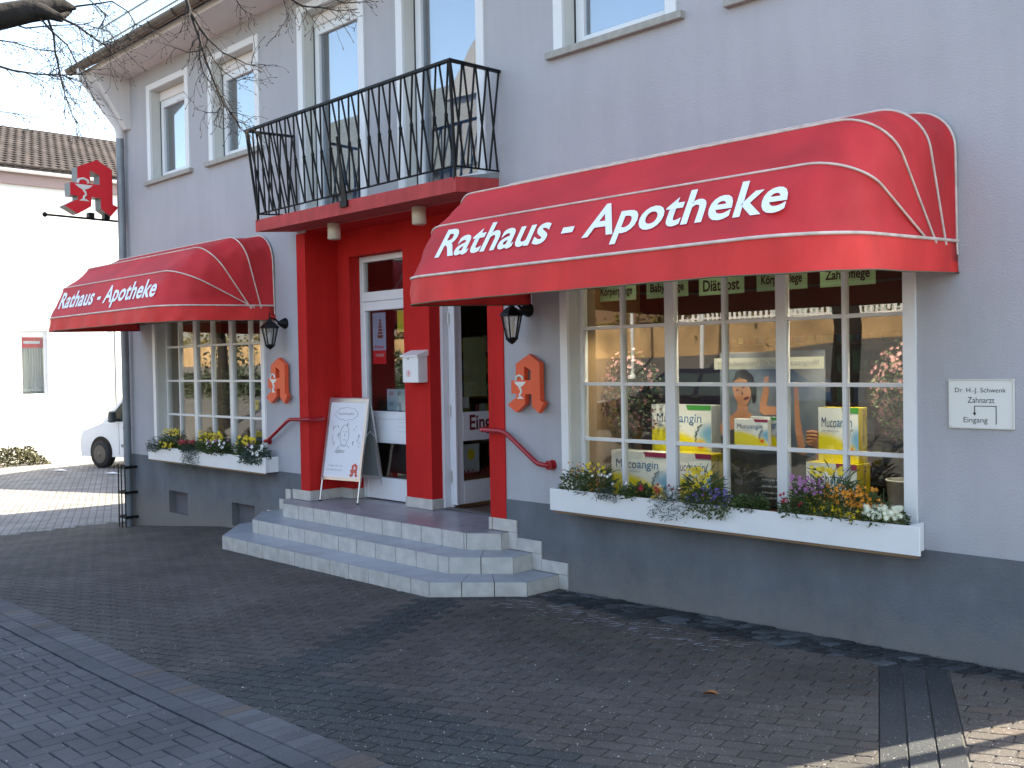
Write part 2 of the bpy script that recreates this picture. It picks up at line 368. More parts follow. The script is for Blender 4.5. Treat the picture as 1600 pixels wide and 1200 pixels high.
def hclip(P, a, n):
    out = []
    for k in range(len(P)):
        p, q = P[k], P[(k+1) % len(P)]; sp = (p[0]-a[0])*n[0]+(p[1]-a[1])*n[1]; sq = (q[0]-a[0])*n[0]+(q[1]-a[1])*n[1]
        if sp >= 0: out.append(p)
        if sp*sq < 0: t = sp/(sp-sq); out.append((p[0]+(q[0]-p[0])*t, p[1]+(q[1]-p[1])*t))
    return out
def outclip(P, Q, gap=.004):
    """cut away the part of stone P that lies in the convex polygon Q"""
    cx = sum(p[0] for p in P)/len(P); cy = sum(p[1] for p in P)/len(P); qx = sum(p[0] for p in Q)/len(Q); qy = sum(p[1] for p in Q)/len(Q); best = None
    if math.hypot(cx-qx, cy-qy) > 6: return P
    for i in range(len(Q)):
        a, b = Q[i], Q[(i+1) % len(Q)]; L = math.hypot(b[0]-a[0], b[1]-a[1]); n = ((b[1]-a[1])/L, -(b[0]-a[0])/L)
        if (qx-a[0])*n[0]+(qy-a[1])*n[1] > 0: n = (-n[0], -n[1])
        d = (cx-a[0])*n[0]+(cy-a[1])*n[1]
        if best is None or d > best[0]: best = (d, (a[0]+n[0]*gap, a[1]+n[1]*gap), n)
    return hclip(P, best[1], best[2]) if best[0] > -.12 else []
def parea(P): return abs(sum(P[i][0]*P[(i+1) % len(P)][1]-P[(i+1) % len(P)][0]*P[i][1] for i in range(len(P)))/2) if len(P) > 2 else 0
def inpoly(x, y, P):
    c = False; j = len(P)-1
    for i in range(len(P)):
        if (P[i][1] > y) != (P[j][1] > y) and x < (P[j][0]-P[i][0])*(y-P[i][1])/(P[j][1]-P[i][1])+P[i][0]: c = not c
        j = i
    return c
ST1 = [(-5.02, 0), (-5.02, -.392), (-4.411, -.931), (-.944, -.931), (-.338, -.392), (-.338, 0)]
ST2 = [(-4.77, 0), (-4.77, -.245), (-4.344, -.605), (-1.072, -.605), (-.65, -.245), (-.65, 0)]
ST3 = [(-4.51, 0), (-4.51, -.095), (-4.249, -.283), (-1.205, -.283), (-.946, -.095), (-.946, 0)]
# front apron: interlocking double-T stones, rows turned 23 degrees to the facade
band1 = [(-.98, -.95), (-.52, -.95), (.20, -2.72), (4.3, -2.72), (4.3, -3.36), (-.42, -3.36), (-.22, -2.80)]
slabs = [(2.60, -.25), (2.60+.44*2.445, -.25-.898*2.445), (2.60+.44*2.445+.9*.384, -.25-.898*2.445+.44*.384), (2.60+.9*.384, -.25+.44*.384)]
pv = M(); A = radians(23); ca, sa = cos(A), sin(A)
shape = [(-.110, -.0455), (-.062, -.0515), (-.055, -.0455), (-.004, -.0515), (.004, -.0455), (.055, -.0515), (.062, -.0455), (.084, -.0500), (.110, .0455), (.062, .0515), (.055, .0455), (.004, .0515), (-.004, .0455), (-.055, .0515), (-.062, .0455), (-.084, .0500)]
shape = [(-.108, -.046), (-.055, -.051), (-.045, -.044), (.045, -.051), (.055, -.044), (.088, -.047), (.108, .046), (.055, .051), (.045, .044), (-.045, .051), (-.055, .044), (-.088, .047)]
for j in range(-90, 90):
    for i in range(-80, 80):
        u = i*.2+(j % 2)*.1; v = j*.1
        x, y = u*ca-v*sa-2, u*sa+v*ca-1.5
        if not (-9.4 < x < 4.8 and -3.45 < y < .05): continue
        pts = [(x+(a*ca-b*sa)*.975, y+(a*sa+b*ca)*.965) for a, b in shape]
        pts = hclip(pts, (0, -3.362), (0, 1))
        if pts: pts = hclip(pts, (0, -.012), (0, -1))
        if pts: pts = outclip(pts, ST1, .003)
        if pts: pts = outclip(pts, slabs, .004)
        if pts and x > -.4: pts = outclip(pts, [(-.22, .1), (-.22, -.395), (2.25, -.395), (3.4, -.14), (3.4, .1)], .003)
        if parea(pts) < .0012: continue
        k = random.uniform(.88, 1.12)*1.14
        if inpoly(x, y, band1): col = (.027*k, .032*k, .034*k)
        else:
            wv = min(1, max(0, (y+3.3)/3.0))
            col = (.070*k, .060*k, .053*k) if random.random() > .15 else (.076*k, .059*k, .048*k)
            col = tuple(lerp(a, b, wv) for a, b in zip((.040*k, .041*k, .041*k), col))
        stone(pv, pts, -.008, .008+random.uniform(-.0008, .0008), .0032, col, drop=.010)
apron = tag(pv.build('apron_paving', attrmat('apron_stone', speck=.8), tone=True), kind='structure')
# chalky lime bloom in joints near the wall
m = M()
for k in range(70):
    t = k/70; x = -.35+t*2.2+random.uniform(-.05, .05); y = -.52-random.random()**1.5*.30
    a = A+(random.choice([0, 0, 0, .7])); L = random.uniform(.03, .10); wd = .004
    dx, dy = cos(a)*L/2, sin(a)*L/2; nx, ny = -sin(a)*wd, cos(a)*wd
    m.add([(x-dx-nx, y-dy-ny, G(x, y)+.0045), (x+dx-nx, y+dy-ny, G(x, y)+.0045), (x+dx+nx, y+dy+ny, G(x, y)+.0045), (x-dx+nx, y-dy+ny, G(x, y)+.0045)], [(0, 1, 2, 3)])
tag(m.build('lime_bloom', mat('lime', (.36, .37, .40), .9)), kind='stuff', label='whitish lime bloom in the joints of the paving below the big window')
# long dark slabs crossing the apron at the right
m = M(); d = Vector((.44, -.90)).normalized(); nrm = Vector((.90, .44)).normalized()
for k in range(3):
    off = .0+k*.128; t = random.uniform(-.3, 0)
    while t < 2.4:
        L = 3.0; t0 = max(t, 0); t1 = min(t+L, 2.45)
        if t1 > t0+.05:
            b = Vector((2.60, -.25)); P = [b+d*(t0+.003)+nrm*(off+.004), b+d*(t1-.003)+nrm*(off+.004), b+d*(t1-.003)+nrm*(off+.121), b+d*(t0+.003)+nrm*(off+.121)]
            k2 = random.uniform(.85, 1.15); stone(m, [tuple(p) for p in P][::1], -.008, .009, .003, (.034*k2, .038*k2, .041*k2))
        t += L
tag(m.build('slab_strip', attrmat('slab_stone', speck=.7), tone=True), kind='structure')
# cobble strip along the wall and round the step
m = M()
x = -.33
while x < 3.35:
    yy = -.035; row = random.uniform(.085, .115); lim = -.40 if x < 2.2 else -.40+(x-2.2)*.22
    while yy > lim:
        l = random.uniform(.07, .13); s_ = .35
        P = [(x+s_*(yy)+.008, yy-.005), (x+row+s_*yy-.008, yy-.005), (x+row+s_*(yy-l)-.008, yy-l+.005), (x+s_*(yy-l)+.008, yy-l+.005)]
        P = [(p[0]+random.uniform(-.006, .006)+.14, p[1]+random.uniform(-.005, .005)) for p in P]
        k = random.choice([.6, .8, 1.0, 1.4, 2.2]); stone(m, P[::-1], -.012, random.uniform(.012, .026), .012, (.030*k, .033*k, .035*k)); yy -= l
    x += row
for k in range(13):
    a, b = Vector((-.97, -.99)), Vector((-.30, -.40)); t0, t1 = k/13, (k+1)/13; p, q = a.lerp(b, t0), a.lerp(b, t1); nn = Vector((.66, -.75))*.10
    kk = random.uniform(.8, 1.3); stone(m, [tuple(p+nn), tuple(q.lerp(p, .06)+nn), tuple(q.lerp(p, .06)), tuple(p)], -.008, .011, .004, (.045*kk, .043*kk, .042*kk))
tag(m.build('cobble_edging', attrmat('basalt', speck=.4, bump=.8), tone=True), kind='structure')
# street side: border courses and herringbone
m = M()
x = -10.
while x < 6:
    k = random.uniform(.85, 1.2); warm = random.random() < .12
    c = (.070*k, .062*k, .058*k) if warm else (.064*k, .070*k, .079*k)
    stone(m, [(x+.003, -3.555), (x+.097, -3.555), (x+.097, -3.365), (x+.003, -3.365)], -.008, .013, .005, c); x += .1
x = -10.
while x < 6:
    k = random.uniform(.9, 1.1)
    stone(m, [(x+.003, -3.69), (x+.297, -3.69), (x+.297, -3.56), (x+.003, -3.56)], -.008, .010, .004, (.055*k, .063*k, .072*k)); x += .3
tag(m.build('border_course', attrmat('border_stone', speck=.3, bscale=220), tone=True), kind='structure')
m = M(); s_ = .1
for i in range(-110, 70):
    for j in range(-50, 0):
        # herringbone from unit cells: cell type by (i+j) mod 4
        t = (i+j*1) % 4
        for kind, ok in (('h', t == 0), ('v', t == 2)):
            if not ok: continue
            x0 = i*s_; y0 = -3.70+j*s_
            if kind == 'h': bx = (x0, x0+.2, y0, y0+.1)
            else: bx = (x0, x0+.1, y0, y0+.2)
            if bx[2] > -3.70 or bx[2] < -8 or bx[0] < -10 or bx[1] > 6: continue
            k = random.uniform(.88, 1.12); yt = min(bx[3], -3.695)
            if yt-bx[2] < .03: continue
            stone(m, [(bx[0]+.003, bx[2]+.003), (bx[1]-.003, bx[2]+.003), (bx[1]-.003, yt-.003), (bx[0]+.003, yt-.003)], -.008, .008+random.uniform(-.001, .001), .005, (.053*k, .060*k, .069*k))
tag(m.build('street_paving', attrmat('street_stone', speck=.15, bscale=240), tone=True), kind='structure')
# petals and grit specks
m = M()
for k in range(650):
    x, y = random.uniform(-7, 4), -random.random()**.6*5.2-.1
    if inpoly(x, y, ST1) or y > -.1: continue
    z = G(x, y)+.0025; a = random.uniform(0, pi); r = random.uniform(.002, .006)*(1.5 if random.random() < .12 else 1)
    m.add([(x+cos(a+q)*r*(1 if i % 2 else .55), y+sin(a+q)*r*(1 if i % 2 else .55), z+(.003 if i == 0 else .0)) for i, q in enumerate((0, 1.57, 3.14, 4.71))], [(0, 1, 2, 3)])
tag(m.build('fallen_petals', mat('petal_fleck', (.50, .47, .44), .8)), kind='stuff', label='tiny pale petals and grit flecks strewn over the paving')
m = M()
for k in range(1400):
    x = random.uniform(-8.7, 3.9); y = -.015-abs(random.gauss(0, .05))
    if -5.05 < x < -.3: y -= .95 if -4.4 < x < -1 else .0
    if inpoly(x, y, ST1) or (-5.05 < x < -.3 and not (-4.4 < x < -1)): continue
    z = G(x, y)+.003; r = random.uniform(.002, .007); a = random.uniform(0, 3)
    m.add([(x+cos(a)*r, y+sin(a)*r, z), (x-sin(a)*r, y+cos(a)*r*.6, z+r*.6), (x-cos(a)*r, y-sin(a)*r, z), (x+sin(a)*r*.5, y-cos(a)*r, z+r*.3)], [(0, 1, 2, 3), (0, 1, 3)])
tag(m.build('wall_grit', mat('grit', (.12, .10, .08), .95, var=.5, vscale=40)), kind='stuff', label='grit, seeds and dead leaf crumbs gathered along the foot of the wall and steps')
# orange leaf
m = M(); N = 9; vs = []
for i in range(N):
    t = i/(N-1); wd = sin(pi*t)**.8*.024
    for sgn in (-1, 0, 1): vs.append((2.22+t*.08, -1.58+t*.045+sgn*wd*.75, G(2.2, -1.5)+.012+abs(sgn)*.018*sin(pi*t)+.004*t))
m.add(vs, [(i*3+k, i*3+k+1, (i+1)*3+k+1, (i+1)*3+k) for i in range(N-1) for k in (0, 1)], True)
tag(m.build('leaf', mat('dry_leaf', (.32, .12, .03), .7, var=.3, vscale=60), loc=(2.25, -1.55, G(2.2, -1.5))), 'dry curled orange leaf lying on the dark paving below the big window', 'leaf')

# ================================================================== PHARMACY BUILDING
XL, XR = -8.80, 4.0
bld = thing('pharmacy_building', 'lavender grey two storey pharmacy house with red doorway and dark grey plinth', 'building', (-2.4, 0, 0))
Z_TOP = 5.945
def wall_mesh(openings, x0, x1, z0, z1, y, m=None, depth=None):
    """vertical sheet in plane y with rectangular holes, reveals of given depth"""
    m = m or M(); X = sorted({x0, x1, *[a for o in openings for a in o[:2] if x0 < a < x1]}); Z = sorted({z0, z1, *[a for o in openings for a in o[2:4] if z0 < a < z1]})
    for xa, xb in zip(X, X[1:]):
        for za, zb in zip(Z, Z[1:]):
            cx, cz = (xa+xb)/2, (za+zb)/2
            if any(o[0] < cx < o[1] and o[2] < cz < o[3] for o in openings): continue
            m.add([(xa, y, za), (xb, y, za), (xb, y, zb), (xa, y, zb)], [(0, 1, 2, 3)])
    return m
UP = [  # upper windows: outer trim x0,x1, z0,z1, door?
    (-7.986, -6.765, 4.425, 5.729), (-6.245, -5.017, 4.425, 5.729), (-4.185, -2.949, 3.50, 5.80), (-2.419, -1.157, 3.50, 5.80), (-.299, .952, 4.425, 5.80), (1.46, 2.70, 4.40, 5.80)]
DW = [(-7.97, -5.02, .66, 2.66), (-.275, 2.745, .66, 2.66)]
ZP = .639
holes = [(a+.10, b-.10, c, d-.08) for a, b, c, d in UP]+[(a+.08, b-.08, c, d-.06) for a, b, c, d in DW]+[(-4.12, -1.174, -.2, 3.35)]
m = wall_mesh(holes, XL, XR, ZP, Z_TOP, 0)
m.box(XL, XL+.02, .0, 9, ZP, Z_TOP); m.box(XR-.02, XR, 0, 9, ZP, Z_TOP); m.box(XL, XR, 8.98, 9, -.6, Z_TOP)
for a, b, c, d in holes[:-1]:
    pass
# gables
for xx in (XL, XR-.02): m.prism([(xx, 0, Z_TOP), (xx, 9, Z_TOP), (xx, 4.5, Z_TOP+3.3)], (.02, 0, 0))
m.build('wall', 'stucco', bld)
VENT = [(-7.60, -7.06, -.10, .20), (-5.89, -5.34, -.10, .185)]
m = wall_mesh(VENT+[(-4.3, -.99, -.7, ZP)], XL-.006, XR+.006, -.7, ZP, -.006)
m.add([(-4.3, -.006, -.7), (-4.15, -.006, -.7), (-4.15, -.006, ZP), (-4.3, -.006, ZP)], [(0, 1, 2, 3)])
for xa_, xb_ in ((XL-.006, -4.15), (-.99, XR+.006)): m.add([(xa_, -.006, ZP), (xb_, -.006, ZP), (xb_, .02, ZP), (xa_, .02, ZP)], [(0, 1, 2, 3)])
m.add([(-4.3, -.006, -.7), (-.99, -.006, -.7), (-.99, -.006, .30), (-4.3, -.006, .30)], [(0, 1, 2, 3)])
for a, b, c, d in VENT:
    m.add([(a, -.006, c), (b, -.006, c), (b, -.006, d), (a, -.006, d), (a, .12, c), (b, .12, c), (b, .12, d), (a, .12, d)], [(0, 1, 5, 4), (1, 2, 6, 5), (2, 3, 7, 6), (3, 0, 4, 7)])
m.box(XL-.006, XL+.02, 0, 9, -.7, ZP-.001); m.box(XR-.02, XR+.006, 0, 9, -.7, ZP-.001)
m.build('plinth', 'plinth', bld)
for a, b, c, d in VENT:
    m = M()
    m.box(a, b, .10, .12, c, d)
    for k in range(11): z = c+(d-c)*(k+.5)/11; m.prism([(a, .098, z-.006), (a, .075, z-.012), (a, .098, z+.008)], (b-a, 0, 0))
    m.build('cellar_grille', mat('grille', (.16, .15, .16), .6), bld)
# closed dark shell inside
m = M(); m.box(XL+.03, XR-.03, .62, 8.9, 3.20, 3.30); m.box(XL+.03, XR-.03, 5.5, 5.6, -.3, 3.2)
m.build('inner_floor', 'shopwall', bld)
m = M(); m.box(XL+.03, XR-.03, .56, 8.9, -.1, .345); m.build('shop_floor', 'floor', bld)
m = M()
for a, b, c, d in UP:
    c2 = c-.3 if c > 4 else c-.06
    m.box(a-.1, b+.1, 1.0, 1.05, c2, d+.2); m.box(a-.15, a-.1, .25, 1.05, c2, d+.2); m.box(b+.1, b+.15, .25, 1.05, c2, d+.2); m.box(a-.15, b+.15, .25, 1.05, d+.1, d+.15); m.box(a-.15, b+.15, .25, 1.05, c2-.04, c2)
m.build('room_lining', mat('room_lining', (.12, .12, .12), .9), bld)
# upper windows
def upper_window(x0, x1, z0, z1, door=False):
    tw = .10; D = .14; xi0, xi1, zi1 = x0+tw, x1-tw, z1-.08
    m = M(); m.box(x0, xi0, -.018, .012, z0, z1); m.box(xi1, x1, -.018, .012, z0, z1); m.box(xi0, xi1, -.018, .012, zi1, z1)
    root = m.build('window' if not door else 'balcony_door', 'trim', bld)
    m = M()
    zb = z0 if not door else z0
    m.add([(xi0, .012, zb), (xi0, D+.1, zb), (xi0, D+.1, zi1), (xi0, .012, zi1)], [(0, 1, 2, 3)])
    m.add([(xi1, .012, zb), (xi1, D+.1, zb), (xi1, D+.1, zi1), (xi1, .012, zi1)], [(3, 2, 1, 0)])
    m.add([(xi0, .012, zi1), (xi1, .012, zi1), (xi1, D+.1, zi1), (xi0, D+.1, zi1)], [(0, 3, 2, 1)])
    m.build('reveal', 'reveal', root)
    # shutter box
    m = M(); m.bbox(xi0+.004, xi1-.004, D-.012, D+.08, zi1-.13, zi1-.003, .008); m.build('shutter_box', 'soffit', root)
    zt = zi1-.13
    m = M(); fo = .045
    def frame(xa, xb, za, zb2, wd, y0, y1):
        m.bbox(xa, xa+wd, y0, y1, za, zb2, .004); m.bbox(xb-wd, xb, y0, y1, za, zb2, .004); m.bbox(xa+wd, xb-wd, y0, y1, za, za+wd, .004); m.bbox(xa+wd, xb-wd, y0, y1, zb2-wd, zb2, .004)
    frame(xi0+.012, xi1-.012, z0+.01, zt-.002, fo, D, D+.07)
    frame(xi0+.012+fo, xi1-.012-fo, z0+.01+fo, zt-fo-.002, .055, D-.014, D+.055)
    m.build('frame', 'pvc', root)
    m = M(); m.box(xi0-.002, xi0+.010, D-.005, D+.03, z0, zi1); m.box(xi1-.010, xi1+.002, D-.005, D+.03, z0, zi1)
    m.build('shutter_guide', 'plastic', root)
    m = M(); m.box(xi0+.08, xi1-.08, D+.02, D+.026, z0+.10, zt-.09); m.build('pane', 'upglass', root)
    m = M(); n = 13; wd = (xi1-xi0)/n
    for k in range(n):
        xa = xi0+k*wd; a = .12
        m.add([(xa+.004, D+.20, z0+.06), (xa+wd*.93, D+.22, z0+.06), (xa+wd*.93, D+.22, zt), (xa+.004, D+.20, zt)], [(0, 1, 2, 3)])
    if x0 > -6.5 or x0 < -7: m.build('blind', 'blind', root)
    if not door:
        m = M(); m.bbox(x0-.07, x1+.07, -.055, D, z0-.058, z0, .004); m.build('sill', 'sill', root)
    else:
        m = M(); m.bbox(xi0, xi1, -.01, D, z0-.03, z0, .004); m.build('threshold', 'sill', root)
    return root
for i, (a, b, c, d) in enumerate(UP): upper_window(a, b, c, d, door=(i in (2, 3)))
# display windows
def display_window(x0, x1, z0, z1, vx, hz, lbl):
    tw, g0 = .08, .15; xi0, xi1 = x0+tw, x1-tw; zi1 = z1-.06
    m = M(); m.box(x0, xi0, -.022, .01, z0, z1); m.box(xi1, x1, -.022, .01, z0, z1); m.box(xi0, xi1, -.022, .01, zi1, z1)
    root = m.build('display_window', 'white', bld)
    m = M()
    m.add([(xi0, .01, z0), (xi0, g0+.06, z0), (xi0, g0+.06, zi1), (xi0, .01, zi1)], [(0, 1, 2, 3)])
    m.add([(xi1, .01, z0), (xi1, g0+.06, z0), (xi1, g0+.06, zi1), (xi1, .01, zi1)], [(3, 2, 1, 0)])
    m.add([(xi0, .01, zi1), (xi1, .01, zi1), (xi1, g0+.06, zi1), (xi0, g0+.06, zi1)], [(0, 3, 2, 1)])
    m.build('reveal', 'reveal', root)
    m = M(); m.box(xi0-.0, xi1+.0, -.0, g0+.06, z0-.05, z0+.012); m.build('sill', 'white', root)
    m = M()
    m.bbox(xi0, xi0+.035, g0-.02, g0+.05, z0+.012, zi1, .004); m.bbox(xi1-.035, xi1, g0-.02, g0+.05, z0+.012, zi1, .004)
    m.bbox(xi0+.035, xi1-.035, g0-.02, g0+.05, z0+.012, z0+.075, .004); m.bbox(xi0+.035, xi1-.035, g0-.02, g0+.05, zi1-.05, zi1, .004)
    zb, zt = z0+.075, zi1-.05
    for x, wd in vx: m.bbox(x-wd/2, x+wd/2, g0-.024, g0+.035, zb, zt, .004)
    xs_ = [xi0+.035]+[x for x, _ in vx]+[xi1-.035]; ws = [0]+[w_ for _, w_ in vx]+[0]
    for z in hz:
        for k in range(len(xs_)-1): m.bbox(xs_[k]+ws[k]/2, xs_[k+1]-ws[k+1]/2, g0-.016, g0+.03, z-.014, z+.014, .003)
    m.build('muntins', 'white', root)
    m = M(); m.box(xi0+.03, xi1-.03, g0+.006, g0+.012, zb-.01, zt+.01); m.build('pane', 'glass', root)
    return root
display_window(*DW[1], [(.261, .026), (.741, .092), (1.233, .028), (1.712, .082), (2.188, .028)], [1.200, 1.658, 2.121], '')
display_window(*DW[0], [(-7.486, .03), (-7.027, .085), (-6.573, .03), (-6.075, .085), (-5.619, .03)], [1.222, 1.68, 2.14], '')
# display niches behind the shop windows
for (x0, x1, z0, z1), bx in zip(DW, (0, 1)):
    m = M(); m.box(x0-.05, x1+.05, .22, 1.02, z0-.06, z0+.02); m.box(x0-.05, x1+.05, .22, 1.02, z1+.02, z1+.06); m.build('display_floor', 'brown', bld)
    m = M(); m.box(x0+.0, x0+.04, .22, 1.0, z0, z1+.02); m.box(x1-.04, x1-.0, .22, 1.0, z0, z1+.02)
    m.build('display_side', 'tan', bld)
    m = M(); m.box(x0-.05, x1+.05, 1.0, 1.04, 2.02, z1+.02); m.box(x0+.0, x0+.9, 1.0, 1.04, z0, 2.02); m.box(x1-.45, x1, 1.0, 1.04, z0, 2.02)
    m.build('display_back', 'brown', bld)
# shelves deep in the shop
m = M()
for x in [i*.9-8.4 for i in range(14)]:
    m.box(x, x+.03, 4.6, 4.95, .35, 2.6)
for z in (.6, .95, 1.3, 1.65, 2.0, 2.35): m.box(-8.4, 3.6, 4.6, 4.95, z, z+.03)
m.box(-8.4, 3.6, 4.95, 5.0, .35, 2.6)
m.build('shop_shelf', 'shelf', bld)
cols = [mat('stock%d' % i, c, .6) for i, c in enumerate([(.6, .6, .55), (.1, .25, .45), (.5, .1, .08), (.1, .35, .15), (.55, .4, .1)])]
m = M()
for z in (.63, .98, 1.33, 1.68, 2.03):
    x = -8.3
    while x < 3.5:
        w_ = random.uniform(.05, .16); h_ = random.uniform(.12, .27); m.cur = random.randrange(5)
        if random.random() < .85: m.box(x, x+w_, 4.62, 4.85, z, z+h_)
        x += w_+.02
m.build('shelf_stock', cols, bld)['kind'] = 'stuff'
# red entrance recess
RD = .415
for xa_, xb_ in ((-4.295, -4.12), (-1.174, -.973)): m = M(); m.box(xa_, xb_, -.012, .01, .35, 3.32); m.build('red_pier', 'red', bld)
m = M()
m.add([(-4.12, .0105, .35), (-4.12, RD, .35), (-4.12, RD, 3.35), (-4.12, .0105, 3.35)], [(0, 1, 2, 3)])
m.add([(-1.174, .0105, .35), (-1.174, RD, .35), (-1.174, RD, 3.35), (-1.174, .0105, 3.35)], [(3, 2, 1, 0)])
OP = [(-3.896, -2.93, .2, 3.062), (-2.51, -1.35, .2, 3.062)]
wall_mesh(OP, -4.12, -1.174, .35, 3.36, RD, m)
for a, b, c, d in OP:
    m.add([(a, RD, .35), (a, .60, .35), (a, .60, d), (a, RD, d)], [(0, 1, 2, 3)]); m.add([(b, RD, .35), (b, .60, .35), (b, .60, d), (b, RD, d)], [(3, 2, 1, 0)])
    m.add([(a, RD, d), (b, RD, d), (b, .60, d), (a, .60, d)], [(0, 3, 2, 1)])
m.add([(-4.12, 0, 3.35), (-1.174, 0, 3.35), (-1.174, RD, 3.35), (-4.12, RD, 3.35)], [(0, 3, 2, 1)])
m.build('red_recess', 'red', bld)
# left door element (fixed) and right open door
def rect_frame(m, xa, xb, za, zb, wd, y0, y1):
    m.bbox(xa, xa+wd, y0, y1, za, zb, .004); m.bbox(xb-wd, xb, y0, y1, za, zb, .004); m.bbox(xa+wd, xb-wd, y0, y1, za, za+wd, .004); m.bbox(xa+wd, xb-wd, y0, y1, zb-wd, zb, .004)
m = M(); F0 = .565
m.bbox(-3.93, -3.875, F0-.008, F0+.07, .35, 3.10, .004); m.box(-2.93, -2.90, F0, F0+.07, .35, 3.1)
m.bbox(-3.875, -2.93, F0, F0+.07, 3.0, 3.09, .004)
m.bbox(-3.875, -2.93, F0, F0+.07, 2.56, 2.665, .004)
m.bbox(-3.875, -2.93, F0-.005, F0+.065, 2.455, 2.555, .004)
m.bbox(-3.875, -3.81, F0-.005, F0+.065, .36, 2.455, .004); m.bbox(-3.875, -3.84, F0, F0+.07, 2.665, 3.0, .004)
m.bbox(-3.81, -2.93, F0-.003, F0+.06, .985, 1.335, .004); m.bbox(-3.81, -2.93, F0-.003, F0+.06, .36, .60, .004)
dl = m.build('fixed_door', 'pvc', bld)
m = M(); m.box(-3.84, -2.93, F0+.03, F0+.036, 2.665, 3.0); m.box(-3.81, -2.93, F0+.03, F0+.036, 1.335, 2.455); m.box(-3.81, -2.93, F0+.03, F0+.036, .60, .985)
m.build('pane', 'glass', dl)
m = M(); m.bbox(-2.53, -2.475, F0-.008, F0+.07, .35, 3.1, .004); m.bbox(-2.475, -1.35, F0, F0+.07, 2.62, 3.09, .004); m.bbox(-1.40, -1.30, F0, F0+.07, .35, 3.1, .004)
m.box(-2.53, -2.44, F0+.072, F0+.10, .35, 2.62)
fr = m.build('door_frame', 'pvc', bld)
m = M(); m.box(-2.475, -1.40, F0-.02, F0+.08, .352, .362); m.build('threshold', mat('threshold', (.12, .11, .10), .5), fr)
# open leaf, swung inwards 90 degrees: plane x ~ -2.42
m = M(); LX = -2.425; y0l, y1l = .66, 1.70
def lf(ya, yb, za, zb, x0=LX-.03, x1=LX+.03): m.bbox(x0, x1, ya, yb, za, zb, .004)
lf(y0l, y0l+.09, .385, 2.58); lf(y1l-.09, y1l, .385, 2.58); lf(y0l+.09, y1l-.09, .385, .62); lf(y0l+.09, y1l-.09, 1.04, 1.34); lf(y0l+.09, y1l-.09, 2.47, 2.58)
m.bbox(LX-.03, LX+.05, y0l-.03, y0l, .385, 2.58, .004)
leaf = m.build('open_door', 'pvc', bld)
m = M(); m.box(LX-.003, LX+.003, y0l+.09, y1l-.09, .62, 1.04); m.box(LX-.003, LX+.003, y0l+.09, y1l-.09, 1.34, 2.47); m.build('pane', 'glass', leaf)
for z in (.62, 1.3, 2.25): m = M(); m.tube([(LX-.02, y0l-.045, z), (LX-.02, y0l-.045, z+.12)], .010, 8); m.build('hinge', 'alu', leaf)
textobj('Eingang', mat('claret_letters', (.16, .01, .012), .6), leaf, (LX+.031, y0l+.18, 1.10), (0, 1, 0), (0, 0, 1), .56, .21, bold=.022)
textobj('Wir öffnen um', mat('claret_letters2', (.16, .01, .012), .6), leaf, (LX+.006, y0l+.11, .66), (0, 1, 0), (0, 0, 1), .72, .075, bold=.02, shear=.15)
# roof and eaves
roof = M(); ez = Z_TOP+.10
roof.prism([(XL-.25, -.62, ez), (XL-.25, 4.5, ez+3.45), (XL-.25, 9.6, ez), (XL-.25, 9.6, ez-.08), (XL-.25, 4.5, ez+3.35), (XL-.25, -.62, ez-.06)], (XR-XL+.6, 0, 0))
ro = roof.build('roof', 'roof', bld)
m = M(); m.prism([(XL-.02, 0, Z_TOP), (XL-.02, -.52, Z_TOP+.005), (XL-.02, -.52, Z_TOP+.085), (XL-.02, .0, Z_TOP+.3)], (XR-XL+.04, 0, 0)); m.build('soffit', 'soffit', ro)
m = M(); m.prism([(XL+.0, .0, 5.24), (XL+.0, -.06, 5.24), (XL+.0, -.50, Z_TOP+.0), (XL+.0, -.50, Z_TOP+.09), (XL+.0, 0, Z_TOP+.3)], (.27, 0, 0)); m.build('eave_bracket', 'corbel', ro)
# gutter
m = M(); gy, gz = -.61, Z_TOP+.13; n = 10
prof = [(gy+.075*cos(a), gz+.075*sin(a)) for a in [pi+pi*k/n for k in range(n+1)]]
prof2 = [(gy+.069*cos(a), gz+.069*sin(a)) for a in [pi+pi*k/n for k in range(n+1)]][::-1]
m.prism([(XL-.30, y, z) for y, z in prof+prof2], (XR-XL+.6, 0, 0)); gut = m.build('gutter', 'gutter', ro)
m = M()
x = XL-.1
while x < XR:
    m.tube([(x, gy+.085, gz)]+[(x, gy+.083*cos(a), gz+.083*sin(a)) for a in [2*pi-pi*k/8 for k in range(9)]], .007, 5); x += .62
m.build('gutter_brackets', 'gutter', ro)
# snow guard
m = M(); sy, sz = -.20, Z_TOP+.78
m.tube([(XL-.2, sy, sz), (XR, sy, sz)], .012, 6); m.tube([(XL-.2, sy-.03, sz-.25), (XR, sy-.03, sz-.25)], .012, 6)
x = XL-.2
while x < XR: m.tube([(x, sy, sz+.02), (x, sy-.03, sz-.42)], .005, 4, cap=False); x += .055
m.build('snow_guard', mat('snow_guard', (.30, .36, .36), .5, .4), ro)
# downpipe
m = M(); m.tube([(XL+.10, -.09, 5.20), (XL+.10, -.09, 3.5), (XL+.10, -.09, 1.5), (XL+.10, -.09, -.42)], .054, 14)
dp = m.build('downpipe', 'zinc', bld)
m = M(); m.tube([(XL+.10, gy, gz-.07), (XL+.10, gy, gz-.13), (XL+.10, gy+.02, gz-.19), (XL+.10, -.12, 5.30), (XL+.10, -.09, 5.20), (XL+.10, -.09, 5.12)], .056, 14); m.build('swan_neck', 'corbel', dp)
for z in (5.0, 2.9, 1.0):
    m = M(); m.lathe([(.060, 0), (.060, .03)], (XL+.10, -.09, z), 14); m.build('pipe_clip', 'zinc', dp)
